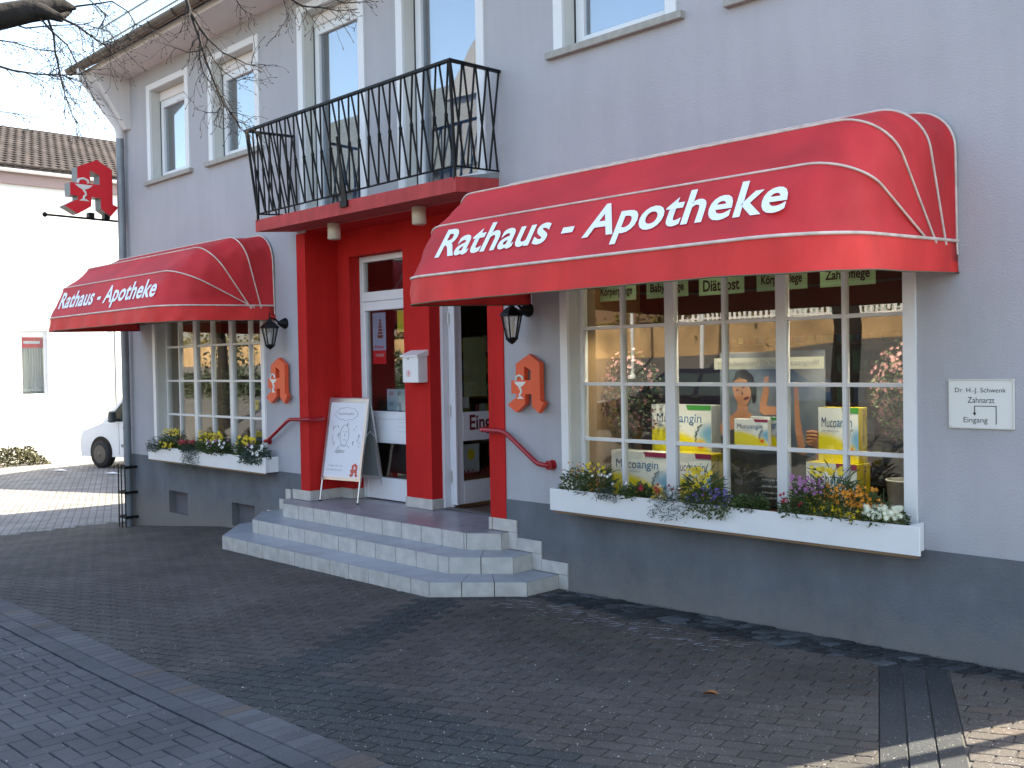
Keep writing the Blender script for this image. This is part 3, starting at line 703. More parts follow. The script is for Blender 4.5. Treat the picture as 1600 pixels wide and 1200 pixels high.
# pipe guard
pg = thing('pipe_guard', 'black iron guard cage round the foot of the corner downpipe', 'guard', (XL+.10, -.1, -.4))
m = M()
for z in (-.25, .10, .46):
    for a, b in (((XL+.0, -.19), (XL+.22, -.19)), ((XL+.0, -.19), (XL+.0, .0)), ((XL+.22, -.19), (XL+.22, -.01))):
        m.box(min(a[0], b[0])-.006, max(a[0], b[0])+.006, min(a[1], b[1])-.003, max(a[1], b[1])+.003, z-.018, z+.018)
m.build('hoop', 'black', pg)
for x_, y_ in ((XL+.0, -.19), (XL+.11, -.195), (XL+.22, -.19), (XL+.0, -.03)):
    m = M(); m.box(x_-.009, x_+.009, y_-.006, y_+.006, -.40, .50); m.build('bar', 'black', pg)

# ================================================================== STEPS
steps = thing('entrance_steps', 'pale tiled entrance steps with three risers and chamfered corners', 'steps', (-2.68, -.5, -.07))
def clip(P, Q):
    """Sutherland-Hodgman, Q convex counter-clockwise"""
    out = P
    for i in range(len(Q)):
        a, b = Q[i], Q[(i+1) % len(Q)]; inp = out; out = []
        if not inp: break
        side = lambda p: (b[0]-a[0])*(p[1]-a[1])-(b[1]-a[1])*(p[0]-a[0])
        for k in range(len(inp)):
            p, q = inp[k], inp[(k+1) % len(inp)]; sp, sq = side(p), side(q)
            if sp >= 0: out.append(p)
            if sp*sq < 0: t = sp/(sp-sq); out.append((p[0]+(q[0]-p[0])*t, p[1]+(q[1]-p[1])*t))
    return out
def shrink(P, d):
    cx = sum(p[0] for p in P)/len(P); cy = sum(p[1] for p in P)/len(P); r = []
    for p in P:
        L = math.hypot(p[0]-cx, p[1]-cy); r.append((p[0]+(cx-p[0])/L*d, p[1]+(cy-p[1])/L*d))
    return r
def step(poly, z0, z1, inner, xoff, tm):
    m = M(); ip = [(p[0]*1, p[1]) for p in poly]
    # grout core slightly inside
    core = [(poly[0][0]+.005, 0.0), (poly[1][0]+.005, poly[1][1]+.002), (poly[2][0]+.002, poly[2][1]+.005), (poly[3][0]-.002, poly[3][1]+.005), (poly[4][0]-.005, poly[4][1]+.002), (poly[5][0]-.005, 0.0)]
    m.prism([(x, y, z0) for x, y in core], (0, 0, z1-z0-.005)); ob = m.build('step', 'grout', steps)
    r = M(); J = .0038
    for i in range(5):
        a, b = Vector(poly[i]), Vector(poly[i+1]); L = (b-a).length; d_ = (b-a)/L; nrm_ = Vector((d_.y, -d_.x))
        if i == 2:
            cuts = [0]+[c for c in [xoff-a.x+.3*k for k in range(-1, 14)] if .02 < c < L-.02]+[L]
        else:
            kk = max(1, round(L/.27)); cuts = [L*t/kk for t in range(kk+1)]
        for c0, c1 in zip(cuts, cuts[1:]):
            p, q = a+d_*(c0+J), a+d_*(c1-J); pi_, qi = p-nrm_*.008, q-nrm_*.008
            r.add([(p.x, p.y, z0), (q.x, q.y, z0), (q.x, q.y, z1-.006), (p.x, p.y, z1-.006), (pi_.x, pi_.y, z0), (qi.x, qi.y, z0), (qi.x, qi.y, z1-.006), (pi_.x, pi_.y, z1-.006)], [(0, 1, 2, 3), (4, 7, 6, 5), (3, 2, 6, 7), (0, 3, 7, 4), (1, 5, 6, 2)])
    r.build('riser_tiles', 'tile', ob)
    t = M(); ov = .006
    if inner:
        for i in range(5):
            a, b = Vector(poly[i]), Vector(poly[i+1]); L = (b-a).length; d_ = (b-a)/L; c_, e_ = Vector(inner[i]), Vector(inner[i+1])
            if i == 2: cuts = [0]+[c for c in [xoff-a.x+.3*k for k in range(-1, 14)] if .02 < c < L-.02]+[L]
            else:
                kk = max(1, round(L/.27)); cuts = [L*s/kk for s in range(kk+1)]
            for c0, c1 in zip(cuts, cuts[1:]):
                p, q = a+d_*c0, a+d_*c1
                if i == 2:
                    pi_ = Vector((min(max(p.x, c_.x), e_.x), c_.y)); qi = Vector((min(max(q.x, c_.x), e_.x), c_.y))
                else: pi_, qi = c_.lerp(e_, c0/L), c_.lerp(e_, c1/L)
                P = [(p.x, p.y), (q.x, q.y), (qi.x, qi.y), (pi_.x, pi_.y)]
                if (qi-pi_).length < .01: P = P[:3]
                P = shrink(P, .0045)
                t.prism([(x, y, z1-.006) for x, y in P], (0, 0, .006))
    else:
        Q = [(-4.51, .6), (-4.51, -.095), (-4.249, -.283), (-1.205, -.283), (-.946, -.095), (-.946, .6)]
        for i in range(14):
            for y0, y1_ in ((-.283, -.001), (.001, .3), (.3, .6)):
                x0 = xoff-.3+i*.3; P = clip([(x0, y0), (x0+.3, y0), (x0+.3, y1_), (x0, y1_)], Q)
                if len(P) > 2:
                    P = [(min(max(px, -4.118 if py > .0 else -9), -1.176 if py > .0 else 9), py) for px, py in P]
                    P = shrink(P, .0035); t.prism([(x, y, z1-.006) for x, y in P], (0, 0, .006))
    t.build('tread_tiles', tm, ob)
    return ob
step(ST1, -.16, .053, ST2, -4.187, 'tread')
step(ST2, .05, .197, ST3, -4.216, 'tread')
step(ST3, .194, .347, None, -4.238, 'land')
m = M(); m.box(-4.118, -1.176, -.05, .62, .20, .339); m.build('landing_bed', 'grout', steps)
# tiled skirting on the wall following the steps
m = M(); Y0, Y1 = -.020, -.004
def tl(x0, x1, z0, z1): m.bbox(x0+.0015, x1-.0015, Y0, Y1, z0+.0015, z1-.0015, .002)
tl(-1.145, -.832, .350, .461); tl(-.946, -.832, .20, .350)
tl(-.832, -.535, .20, .311); tl(-.650, -.535, .056, .20)
tl(-.535, -.232, .056, .159); tl(-.338, -.232, -.08, .056)
tl(-4.47, -4.118, .350, .461); tl(-4.62, -4.51, .20, .45); tl(-4.76, -4.62, .20, .325)
tl(-5.04, -4.77, .056, .172)
m.bbox(-1.19, -1.150, -.024, .0, .350, .461, .002)
def tly(x, y0, y1): m.bbox(x-.012, x, y0+.0015, y1-.0015, .350, .461, .002)
for y0_, y1_ in ((-.02, .12), (.12, .415)): m.bbox(-4.12, -4.108, y0_+.0015, y1_-.0015, .350, .461, .002); m.bbox(-1.186, -1.174, y0_, y1_, .350, .461, .002)
m.bbox(-4.108, -3.896, RD-.012, RD, .350, .461, .002); m.bbox(-2.942, -2.72, RD-.012, RD, .350, .457, .002); m.bbox(-2.72, -2.498, RD-.012, RD, .350, .457, .002)
m.bbox(-2.51, -2.498, RD, .56, .350, .457, .002); m.bbox(-3.896, -3.884, RD, .56, .350, .461, .002)
m.build('skirting_tiles', 'tile', steps)

# ================================================================== BALCONY
bal = thing('balcony', 'narrow balcony with red slab and black crossed bar railing', 'balcony', (-2.65, -.25, 3.35))
m = M(); x0, x1, yf = -4.306, -1.0, -.508
m.prism([(x0, yf, 3.310), (x0, yf, 3.438), (x0, -.002, 3.475), (x0, -.002, 3.352)], (x1-x0, 0, 0)); m.build('slab', 'redslab', bal)
m = M(); m.prism([(x0+.06, yf+.10, 3.447), (x0+.06, yf+.10, 3.455), (x0+.06, -.004, 3.53), (x0+.06, -.004, 3.477)], (x1-x0-.06, 0, 0)); m.build('screed', mat('screed', (.20, .22, .22), .8, var=.2, vscale=8), bal)
TR = [(-4.34, -.002, 4.42), (-4.30, -.60, 4.385), (-.945, -.60, 4.39), (-.975, -.002, 4.41)]
BR = [(-4.28, -.002, 3.535), (-4.265, -.50, 3.50), (-1.02, -.50, 3.532), (-.997, -.002, 3.541)]
m = M()
for a, b in zip(TR, TR[1:]):
    a, b = Vector(a), Vector(b); d_ = (b-a).normalized(); n_ = d_.cross(Vector((0, 0, 1)))*.021; e = d_*.02; h = Vector((0, 0, .011))
    P = [a-e-n_-h, a-e+n_-h, b+e+n_-h, b+e-n_-h]; m.add(P+[p+h*2 for p in P], [(0, 1, 2, 3), (7, 6, 5, 4), (0, 4, 5, 1), (1, 5, 6, 2), (2, 6, 7, 3), (3, 7, 4, 0)])
m.build('top_rail', 'black', bal)
m = M()
for a, b in zip(BR, BR[1:]): m.tube([a, b], .009, 6)
m.build('bottom_rail', 'black', bal)
def bars(a0, a1, b0, b1, n, wd):
    a0, a1, b0, b1 = map(Vector, (a0, a1, b0, b1))
    for k in range(n):
        t = (k+.5)/n; dt = wd
        for sgn in (-1, 1):
            p = a0.lerp(a1, t+sgn*dt); q = b0.lerp(b1, t-sgn*dt); mid = (p+q)/2
            off = (a1-a0).cross(Vector((0, 0, 1))).normalized()*.006*sgn
            m = M(); m.tube([p+off, mid+off, q+off], .0095, 6); m.build('baluster', 'black', bal)
        m = M(); mid = (a0.lerp(a1, t)+b0.lerp(b1, t))/2; m.tube([mid-Vector((0, 0, .014)), mid+Vector((0, 0, .014))], .017, 8); m.build('clasp', 'black', bal)
bars(TR[1], TR[2], BR[1], BR[2], 21, .0195)
bars(TR[2], TR[3], BR[2], BR[3], 4, .105)
bars(TR[0], TR[1], BR[0], BR[1], 4, .105)
for t, b in ((TR[1], BR[1]), (TR[2], BR[2])):
    m = M(); m.tube([t, b, (b[0], b[1], 3.42)], .015, 6); m.build('post', 'black', bal)
m = M(); m.prism([(-2.665, -.575, 4.05), (-2.650, -.575, 4.05), (-2.585, -.52, 3.42), (-2.665, -.52, 3.42)], (0, .012, 0)); m.box(-2.68, -2.57, -.535, -.51, 3.375, 3.44); m.build('strut', 'black', bal)
for x_ in (-3.39, -1.98):
    t_ = thing('ceiling_lamp', ('left' if x_ < -3 else 'right')+' one of the two white cylinder lamps under the balcony slab', 'lamp', (x_, -.12, 3.17), 'cylinder lamps under the balcony')
    m = M(); m.lathe([(.060, .0), (.068, .002), (.068, .16), (.060, .165)], (x_, -.12, 3.172), 24); m.build('lamp_housing', 'cream', t_)
    m = M(); m.lathe([(.054, 0), (.054, .02)], (x_, -.12, 3.166), 20); m.build('lens', mat('lens', (.4, .36, .28), .3), t_)

# ================================================================== AWNINGS
def ribpts(x0, x1, yp, zp, yf, zf, r, n=12):
    L = math.hypot(yf-yp, zf-zp); d = Vector((0, (yf-yp)/L, (zf-zp)/L)); r = min(r, L*.9); P = []
    for k in range(8): P.append((x0, (L-r)*k/8))
    for k in range(n): a = pi/2*k/(n-1); P.append((x0+r*(1-cos(a)), L-r+r*sin(a)))
    for k in range(1, 40): P.append((lerp(x0+r, x1-r, k/40), L))
    for k in range(n): a = pi/2*(1-k/(n-1)); P.append((x1-r*(1-cos(a)), L-r+r*sin(a)))
    for k in range(8): P.append((x1, (L-r)*(1-(k+1)/8)))
    return [Vector((s, yp, zp))+d*t for s, t in P]
def awning(label, x0, x1, ribs, vdrop, tx, tspan):
    root = thing('awning', label, 'awning', ((x0+x1)/2, 0, 2.5), 'red basket awnings over the shop windows')
    R_ = [ribpts(x0, x1, *r) for r in ribs]; npt = len(R_[0])
    fab = M(); ns = 7
    for a, b in zip(R_, R_[1:]):
        rows = []
        for k in range(ns+1):
            t = k/ns; row = []
            for i in range(npt):
                p = a[i].lerp(b[i], t); q = Vector(((x0+x1)/2, .2, 2.45))-p; q.normalize()
                sag = (.020*4*t*(1-t)) if a is not R_[0] else .0
                if a is R_[0]:
                    fx = (a[i].x-x0)/(x1-x0); sag = .022*4*t*(1-t)*max(0, (abs(fx-.5)-.40)/.1)
                edge = 1-abs(2*i/(npt-1)-1)
                p = p+q*sag*min(1, edge*4+.1); cw = math.exp(-((min(abs(i-13), abs(npt-14-i)))/7.0)**2); p = p+q*(.011*sin(i*1.35+t*5)+.007*sin(i*.7-t*9))*(4*t*(1-t))**.7*cw+q*.0025*sin(p.x*9+t*7)*4*t*(1-t)
                row.append(p)
            rows.append(row)
        vs = [p for row in rows for p in row]
        fab.add(vs, [(j*npt+i, j*npt+i+1, (j+1)*npt+i+1, (j+1)*npt+i) for j in range(ns) for i in range(npt-1)], True)
    fab.build('canopy', 'fabric', root)
    for j, rr in enumerate(R_):
        m = M(); mid = Vector(((x0+x1)/2, .3, 2.4))
        m.tube([p+(p-mid).normalized()*.004 for p in rr], .0075 if j else .010, 6); m.build('piping', 'piping', root)
    # valance
    top = [p.copy() for p in R_[0]]; top = [Vector((x0, -.01, R_[0][0].z))]+top+[Vector((x1, -.01, R_[0][-1].z))]; n = len(top); m = M(); rows = []
    for k in range(6):
        t = k/5; row = []
        for i, p in enumerate(top):
            out = Vector((0, -1, 0)) if x0+.5 < p.x < x1-.5 else Vector((1 if p.x > (x0+x1)/2 else -1, -.3, 0)).normalized()
            cor = max(0, 1-abs(abs(p.x-(x0+x1)/2)-(x1-x0)/2+.25)/.35)
            wv = (.010*sin(i*.9)+.006*sin(i*.37+1)+.030*cor*sin(i*1.3+t*3.5))*t
            row.append(p+Vector((0, 0, -vdrop*t-.008*cor*t))+out*(wv+.01*t))
        rows.append(row)
    vs = [p for row in rows for p in row]
    m.add(vs, [(j*n+i, (j+1)*n+i, (j+1)*n+i+1, j*n+i+1) for j in range(5) for i in range(n-1)], True)
    m.build('valance', 'valance', root)
    m = M(); m.tube(rows[-1], .005, 5); m.build('hem', 'hem', root)
    m = M(); 
    m.tube([p+(Vector(((x0+x1)/2, 0, 2.5))-p).normalized()*.02 for p in R_[0]], .012, 6); m.box(x0+.01, x1-.01, -.03, -.006, 2.46, 2.50)
    m.build('hoop_frame', 'alu', root)
    # lettering on the front panel
    a = Vector((0, ribs[0][2], ribs[0][3])); b = Vector((0, ribs[1][2], ribs[1][3])); uy = (b-a).normalized()
    xa, xb, base, hh = tx
    textobj('Rathaus - Apotheke', 'letter', root, Vector((xa, a.y, a.z))+uy*base, (1, 0, 0), uy, xb-xa, hh, shear=-.17, bold=.022, thick=.007, space=1.04)
    return root
RB1 = [(.0, 2.533, -1.577, 2.479, .499), (-.45, 2.521, -1.253, 2.883, .30), (-.307, 2.50, -.922, 3.164, .282), (-.17, 2.498, -.466, 3.288, .267), (-.012, 2.45, -.035, 3.335, .25)]
RB2 = [(.0, 2.553, -1.346, 2.524, .371), (-.268, 2.52, -1.16, 2.919, .361), (-.311, 2.51, -.812, 3.195, .312), (-.184, 2.519, -.407, 3.333, .293), (-.012, 2.45, -.03, 3.382, .32)]
awning('large red basket awning over the big right hand shop window, lettered Rathaus - Apotheke', -.61, 3.0, RB1, .190, (-.185, 2.70, .078, .375), None)
awning('smaller looking red basket awning over the far left shop window, lettered Rathaus - Apotheke', -8.36, -4.78, RB2, .165, (-7.94, -5.12, .048, .310), None)

# ================================================================== PHARMACY "A" EMBLEMS
AO = [(.613, 1.0), (.894, .849), (.894, .221), (1.0, .181), (.851, .0), (.67, .122), (.665, .319), (.493, .319), (.489, .155), (.244, .0), (.0, .129), (.213, .247), (.244, .247), (.247, .323), (.111, .323), (.111, .55), (.244, .55), (.247, .837)]
AH = [(.478, .800), (.652, .725), (.652, .556), (.478, .556)]
AR = [AO[0], AO[1], AO[2], AO[3], AO[4], AO[5], AO[6], AO[7], AH[3], AH[2], AH[1], AH[0]]      # right and left halves, cut through the hole
AL = [AO[7], AO[8], AO[9], AO[10], AO[11], AO[12], AO[13], AO[14], AO[15], AO[16], AO[17], AO[0], AH[0], AH[3]]
def emblem(name, label, cat, o, ux, uy, W, H, T, mface, mside, group=None, lines=False):
    o, ux, uy = Vector(o), Vector(ux), Vector(uy); nn = ux.cross(uy)
    root = thing(name, label, cat, o, group)
    P = lambda p, d=0: o+ux*(p[0]*W)+uy*(p[1]*H)+nn*d
    m = M()
    for poly in (AR, AL): m.add([P(p, T) for p in poly], [list(range(len(poly)))]); m.add([P(p, 0) for p in poly], [list(range(len(poly)))[::-1]])
    m.build('face', mface, root)
    m = M()
    for lp in (AO, AH):
        n = len(lp); m.add([P(p, 0) for p in lp]+[P(p, T-.0005) for p in lp], [(i, (i+1) % n, (i+1) % n+n, i+n) for i in range(n)])
    m.build('return_edge', mside, root)
    # bowl and snake
    m = M(); cx, cy = .36, .53; s = .165
    bowl = [(cx-s, cy), (cx+s, cy), (cx+s*.55, cy-.06), (cx+.03, cy-.085), (cx-.03, cy-.085), (cx-s*.55, cy-.06)]
    m.prism([P(p, T+.001) for p in bowl], nn*.002)
    snake = [(cx-.11, cy+.02), (cx-.09, cy+.085), (cx-.01, cy+.11), (cx+.07, cy+.085), (cx+.085, cy+.03)]
    m.tube([P(p, T+.002) for p in snake], .012*W/.6+.003, 5)
    stem = [(cx-.02, cy-.08), (cx+.03, cy-.14), (cx+.035, cy-.18), (cx-.005, cy-.22), (cx+.0, cy-.265)]
    m.tube([P(p, T+.002) for p in stem], .012*W/.6+.002, 5)
    m.prism([P(p, T+.001) for p in [(cx-.09, cy-.29), (cx+.10, cy-.29), (cx+.03, cy-.25), (cx-.03, cy-.25)]], nn*.002)
    m.build('bowl_emblem', 'whitep', root)
    return root
emblem('pharmacy_emblem', 'larger looking orange gothic A below the lantern beside the big window', 'emblem', (-.852, -.035, 1.415), (1, 0, 0), (0, 0, 1), .442, .502, .05, 'orange', 'orange', 'orange gothic A emblems on the wall')
emblem('pharmacy_emblem', 'orange gothic A below the lantern beside the far window', 'emblem', (-4.885, -.035, 1.43), (1, 0, 0), (0, 0, 1), .46, .52, .05, 'orange', 'orange', 'orange gothic A emblems on the wall')
hs = emblem('hanging_sign', 'red gothic A sign with grey sides projecting from the house corner', 'sign', (-8.98, -.853, 4.02), (0, 1, 0), (0, 0, 1), .754, .778, .20, 'signred', 'signside')
m = M(); m.tube([(-8.88, -.01, 3.975), (-8.88, -1.05, 3.985)], .016, 8); m.lathe([(.0, -.04), (.03, -.02), (.036, 0), (.03, .02), (.0, .04)], (-8.88, -1.08, 3.985), 12); m.box(-8.93, -8.83, -.5, -.42, 3.99, 4.06); m.box(-8.93, -8.83, -.28, -.2, 3.99, 4.05)
m.build('bracket_arm', 'black', hs)

# ================================================================== LANTERNS
lan = thing('wall_lantern', 'black wall lantern left of the big window, just under the edge of the large awning', 'lantern', (-.66, 0, 2.3), 'black wall lanterns')
LXc, LY = -.66, -.205
m = M(); m.lathe([(.015, -.10), (.03, -.075), (.055, -.03), (.062, -.012), (.062, 0)], (LXc, 0, 2.30), 16, 'y'); m.build('wall_plate', 'black', lan)
m = M(); m.tube([(LXc, -.08, 2.30), (LXc, -.13, 2.345), (LXc, -.19, 2.36), (LXc, LY, 2.335)], .011, 8); m.tube([(LXc, LY, 2.33), (LXc, LY, 2.41)], .008, 6); m.build('arm', 'black', lan)
m = M(); m.lathe([(.108, 2.245), (.10, 2.262), (.055, 2.305), (.03, 2.318), (.022, 2.345), (.0, 2.35)], (LXc, LY, 0), 6, smooth=False); m.build('lantern_roof', 'black', lan)
m = M()
for k in range(6):
    a = 2*pi*k/6; m.tube([(LXc+.088*cos(a), LY+.088*sin(a), 2.245), (LXc+.048*cos(a), LY+.048*sin(a), 2.06)], .007, 5)
m.lathe([(.05, 2.06), (.058, 2.05), (.03, 2.02), (.0, 2.0)], (LXc, LY, 0), 6, smooth=False); m.lathe([(.092, 2.24), (.092, 2.25)], (LXc, LY, 0), 6, smooth=False)
m.build('cage', 'black', lan)
m = M(); m.lathe([(.080, 2.24), (.043, 2.062)], (LXc, LY, 0), 6, smooth=False); m.build('lantern_glass', glassmat('lantern_glass', .25, (.8, .8, .8), .25), lan)
m = M(); m.lathe([(.012, 2.07), (.022, 2.12), (.03, 2.15), (.02, 2.19), (.0, 2.2)], (LXc, LY, 0), 10); m.build('bulb', 'whitep', lan)
copytree(lan, (-4.57, 0, 2.34), 'black wall lantern right of the far window, at the end of the far awning')

# ================================================================== PLANTERS
def planter(x0, x1, label):
    t = thing('flower_box', label, 'flower box', ((x0+x1)/2, -.1, .64), 'white flower boxes below the windows')
    m = M(); m.bbox(x0, x1+.068, -.218, -.20, .633, .812, .003); m.build('front_board', 'white', t)
    m = M(); m.box(x0+.0, x0+.018, -.20, -.004, .633, .81); m.box(x1-.018, x1, -.20, -.004, .633, .81); m.box(x0+.018, x1-.018, -.2, -.004, .633, .65); m.build('box_body', 'white', t)
    m = M(); m.box(x0+.018, x1-.018, -.2, -.004, .66, .775); m.build('soil', mat('soil', (.03, .02, .015), .95), t)
    m = M(); m.box(x0+.04, x1+.05, -.215, -.2, .617, .631); m.build('support_rail', 'shelf', t)
planter(-.235, 2.782, 'long white flower box under the big window')
planter(-7.745, -4.78, 'white flower box under the far left window')
def leafquad(m, p, d, L, w_, up=None):
    d = d.normalized(); s_ = d.cross(Vector((random.uniform(-1, 1), random.uniform(-1, 1), random.uniform(-.3, 1)))).normalized()*w_/2
    mid = p+d*L*.5; tip = p+d*L+Vector((0, 0, -.1*L))
    m.add([p, mid-s_, tip, mid+s_], [(0, 1, 2, 3)])
def blossom(m, c, r, d, petals=5, centre=None):
    d = d.normalized(); a = d.orthogonal().normalized(); b = d.cross(a); ph = random.uniform(0, 6)
    vs = [c]; 
    for k in range(petals*2):
        an = ph+pi*k/petals; rr = r if k % 2 == 0 else r*.45
        vs.append(c+(a*cos(an)+b*sin(an))*rr+d*(r*.25 if k % 2 == 0 else .05*r))
    n = petals*2; m.add(vs, [(0, 1+k, 1+(k+1) % n) for k in range(n)])
def plant(kind, label, x, y, w_, h, leafm, blooms, n_leaf=170, trail=0, leafL=.045, cat='flowers', z=.785, leafw=.35, name=None):
    n_leaf = int(n_leaf*2.0); w_ *= 1.12; blooms = [(a_, int(b_*1.3), c_*1.15, d_, e_, f__) for a_, b_, c_, d_, e_, f__ in blooms]
    t = thing(name or 'flowering_plant', label, cat, (x, y, z))
    m = M()
    for k in range(n_leaf):
        a = random.uniform(0, 2*pi); r = random.random()**.5; zz = random.random()
        if trail and random.random() < .45:
            p = Vector((x+cos(a)*w_*.5*r, -.215-random.random()*.035, .845-random.random()**1.3*(trail+.05))); d_ = Vector((random.uniform(-1, 1), -.8, random.uniform(-1, .6)))
        else:
            p = Vector((x+cos(a)*w_*.5*r, y-.015+sin(a)*.105*r, z+h*zz*(1-.45*r*r))); d_ = Vector((cos(a)*.8+random.uniform(-.5, .5), sin(a)*.8-.2+random.uniform(-.4, .4), random.uniform(-.1, 1.2)))
        leafquad(m, p, d_, leafL*random.uniform(.6, 1.3), leafL*leafw*random.uniform(.7, 1.3))
    for k in range(max(3, int(w_*40))):
        xx = x+random.uniform(-.45, .45)*w_; yy = y+random.uniform(-.05, .05); m.tube([(xx, yy, z-.02), (xx+random.uniform(-.02, .02), yy+random.uniform(-.02, .01), z+h*random.uniform(.5, 1))], .0018, 4, cap=False)
    m.build('foliage', leafm, t)
    for (bm, cnt, rr, zlo, zhi, pet) in blooms:
        b = M()
        for k in range(cnt):
            a = random.uniform(0, 2*pi); r = random.random()**.5; c = Vector((x+cos(a)*w_*.48*r, y-.03+sin(a)*.07*r-.02, z+lerp(zlo, zhi, random.random())*h))
            d_ = Vector((random.uniform(-.6, .6)+.3, -1, random.uniform(0, 1.0))); blossom(b, c, rr*random.uniform(.75, 1.2), d_, pet)
        b.build('blossoms', bm, t)
    return t
YP = -.11
def P(*a, **k): return plant('p', *a, **k)
# right box
P('feathery plant with russet and cream blossoms at the left end of the big window box', -.02, YP, .26, .20, 'leaf', [('orangep', 7, .010, .7, 1.25, 5), ('redp', 4, .009, .8, 1.3, 5), ('creamp', 8, .014, .1, .5, 6)], n_leaf=260, leafL=.04, leafw=.25)
P('narcissus with small yellow flowers above white daisies in the big window box', .20, YP, .20, .22, 'leaf', [('yellow', 12, .018, .8, 1.2, 6), ('whitep', 7, .018, .2, .9, 9), ('orangep', 6, .011, .2, .5, 5)], n_leaf=170, leafL=.10, leafw=.10)
P('silvery fern leaved daisy with few white flowers in the big window box', .40, YP, .24, .13, 'leafg', [('whitep', 5, .015, .4, 1.6, 9)], n_leaf=280, leafL=.03, leafw=.2, trail=.03)
P('broad leaved plant with a single red flower in the big window box', .60, YP, .20, .10, 'leaf', [('redp', 3, .020, .8, 1.1, 7)], n_leaf=150, leafL=.05, leafw=.5)
P('trailing grey green daisy spilling white flowers over the front of the big window box', .98, YP, .34, .12, 'leafg', [('whitep', 8, .016, -.3, 1.0, 9), ('redp', 6, .018, .8, 1.2, 6)], n_leaf=420, leafL=.03, leafw=.2, trail=.12)
P('pale yellow narcissus cluster in the middle of the big window box', 1.20, YP+.02, .20, .25, 'leaf', [('yellow', 22, .020, .55, 1.1, 6)], n_leaf=140, leafL=.12, leafw=.09)
P('violet blue trailing bellflowers in the big window box', 1.32, YP-.02, .40, .14, 'leaf', [('violet', 60, .011, .1, 1.0, 5)], n_leaf=380, leafL=.028, leafw=.5, trail=.07)
P('dark green leafy cushion without flowers in the big window box', 1.62, YP, .22, .11, 'leaf', [], n_leaf=260, leafL=.035, leafw=.5)
P('small plant with dark red daisies in the big window box', 1.95, YP, .16, .13, 'leaf', [('redp', 7, .014, .6, 1.2, 7)], n_leaf=150, leafL=.035, leafw=.4)
P('mauve wallflower beside the orange one in the big window box', 2.08, YP, .24, .26, 'leaf', [('mauve', 55, .014, .6, 1.1, 4)], n_leaf=240, leafL=.05, leafw=.2)
P('yellow narcissus behind the orange wallflower in the big window box', 2.22, YP+.03, .26, .32, 'leaf', [('yellow', 14, .020, .8, 1.08, 6)], n_leaf=120, leafL=.14, leafw=.08)
P('orange wallflower in full bloom towards the right of the big window box', 2.38, YP-.01, .40, .24, 'leaf', [('orangep', 110, .013, .45, 1.0, 4), ('yellow', 10, .015, .1, .4, 5)], n_leaf=380, leafL=.05, leafw=.2)
P('cream white chrysanthemum cushion at the right end of the big window box', 2.60, YP-.02, .24, .11, 'leaf', [('creamp', 60, .018, .5, 1.15, 9)], n_leaf=120, leafL=.035, leafw=.5)
# left box
P('grey green lavender cotton ball at the left end of the far window box', -7.55, YP-.03, .34, .16, 'leafg', [], n_leaf=380, leafL=.035, leafw=.18, trail=.05)
P('yellow wallflower beside the left cushion in the far window box', -7.15, YP, .46, .26, 'leaf', [('yellow', 60, .014, .7, 1.05, 4)], n_leaf=300, leafL=.05, leafw=.25)
P('yellow violets low on the front edge of the far window box', -7.22, YP-.05, .40, .11, 'leaf', [('yellow', 30, .020, .2, .9, 5)], n_leaf=180, leafL=.035, leafw=.5)
P('dark red primroses in the far window box', -6.70, YP, .40, .13, 'leaf', [('redp', 26, .022, .6, 1.1, 6)], n_leaf=220, leafL=.045, leafw=.5)
P('grey green cushion hanging over the front of the far window box', -6.50, YP-.05, .44, .12, 'leafg', [], n_leaf=640, leafL=.035, leafw=.2, trail=.20)
P('bright yellow daffodils in the middle of the far window box', -6.10, YP, .50, .24, 'leaf', [('yellow', 50, .024, .6, 1.1, 6)], n_leaf=260, leafL=.10, leafw=.12)
P('pale pink pansies in the middle of the far window box', -5.85, YP-.04, .50, .16, 'leaf', [('whitep', 14, .024, .4, 1.1, 5), ('mauve', 8, .02, .4, 1.2, 5)], n_leaf=260, leafL=.04, leafw=.45)
P('yellow daffodils at the right of the far window box', -5.22, YP, .34, .22, 'leaf', [('yellow', 26, .024, .7, 1.1, 6), ('mauve', 8, .018, .5, .9, 5)], n_leaf=180, leafL=.10, leafw=.12)
P('white pansies and ivy trailing at the right end of the far window box', -5.0, YP-.04, .46, .15, 'leafg', [('whitep', 10, .026, .4, 1.1, 5), ('creamp', 10, .012, .0, .9, 5)], n_leaf=360, leafL=.04, leafw=.45, trail=.06)

# ================================================================== WALL SIGN, MAILBOX, HANDRAILS
t = thing('doctor_sign', 'white enamel dentist sign with an arrow on the grey wall right of the big window', 'sign', (3.135, 0, 1.55))
m = M(); m.bbox(2.946, 3.325, -.014, 0, 1.403, 1.699, .004); m.build('plate', mat('enamel', (.72, .71, .67), .3), t)
m = M(); y0_, y1_ = -.019, -.0145
for a, b, c, d in ((2.946, 3.325, 1.690, 1.699), (2.946, 3.325, 1.403, 1.412), (2.946, 2.955, 1.412, 1.690), (3.316, 3.325, 1.412, 1.690)): m.bbox(a, b, y0_, y1_, c, d, .002)
m.build('rim', mat('enamel_rim', (.62, .60, .53), .4), t)
for s_, z, xa, w_, h in (('Dr. H.-J. Schwenk', 1.612, 2.985, .295, .036), ('Zahnarzt', 1.558, 3.06, .155, .034), ('Eingang', 1.430, 3.035, .14, .042)):
    textobj(s_, 'ink' if 0 else 'black_ink', t, (xa, -.0145, z), (1, 0, 0), (0, 0, 1), w_, h, bold=-.004)
m = M()
for a, b, c, d in ((3.098, 3.226, 1.537, 1.541), (3.098, 3.102, 1.49, 1.541), (3.222, 3.226, 1.432, 1.541)): m.box(a, b, -.0165, -.0145, c, d)
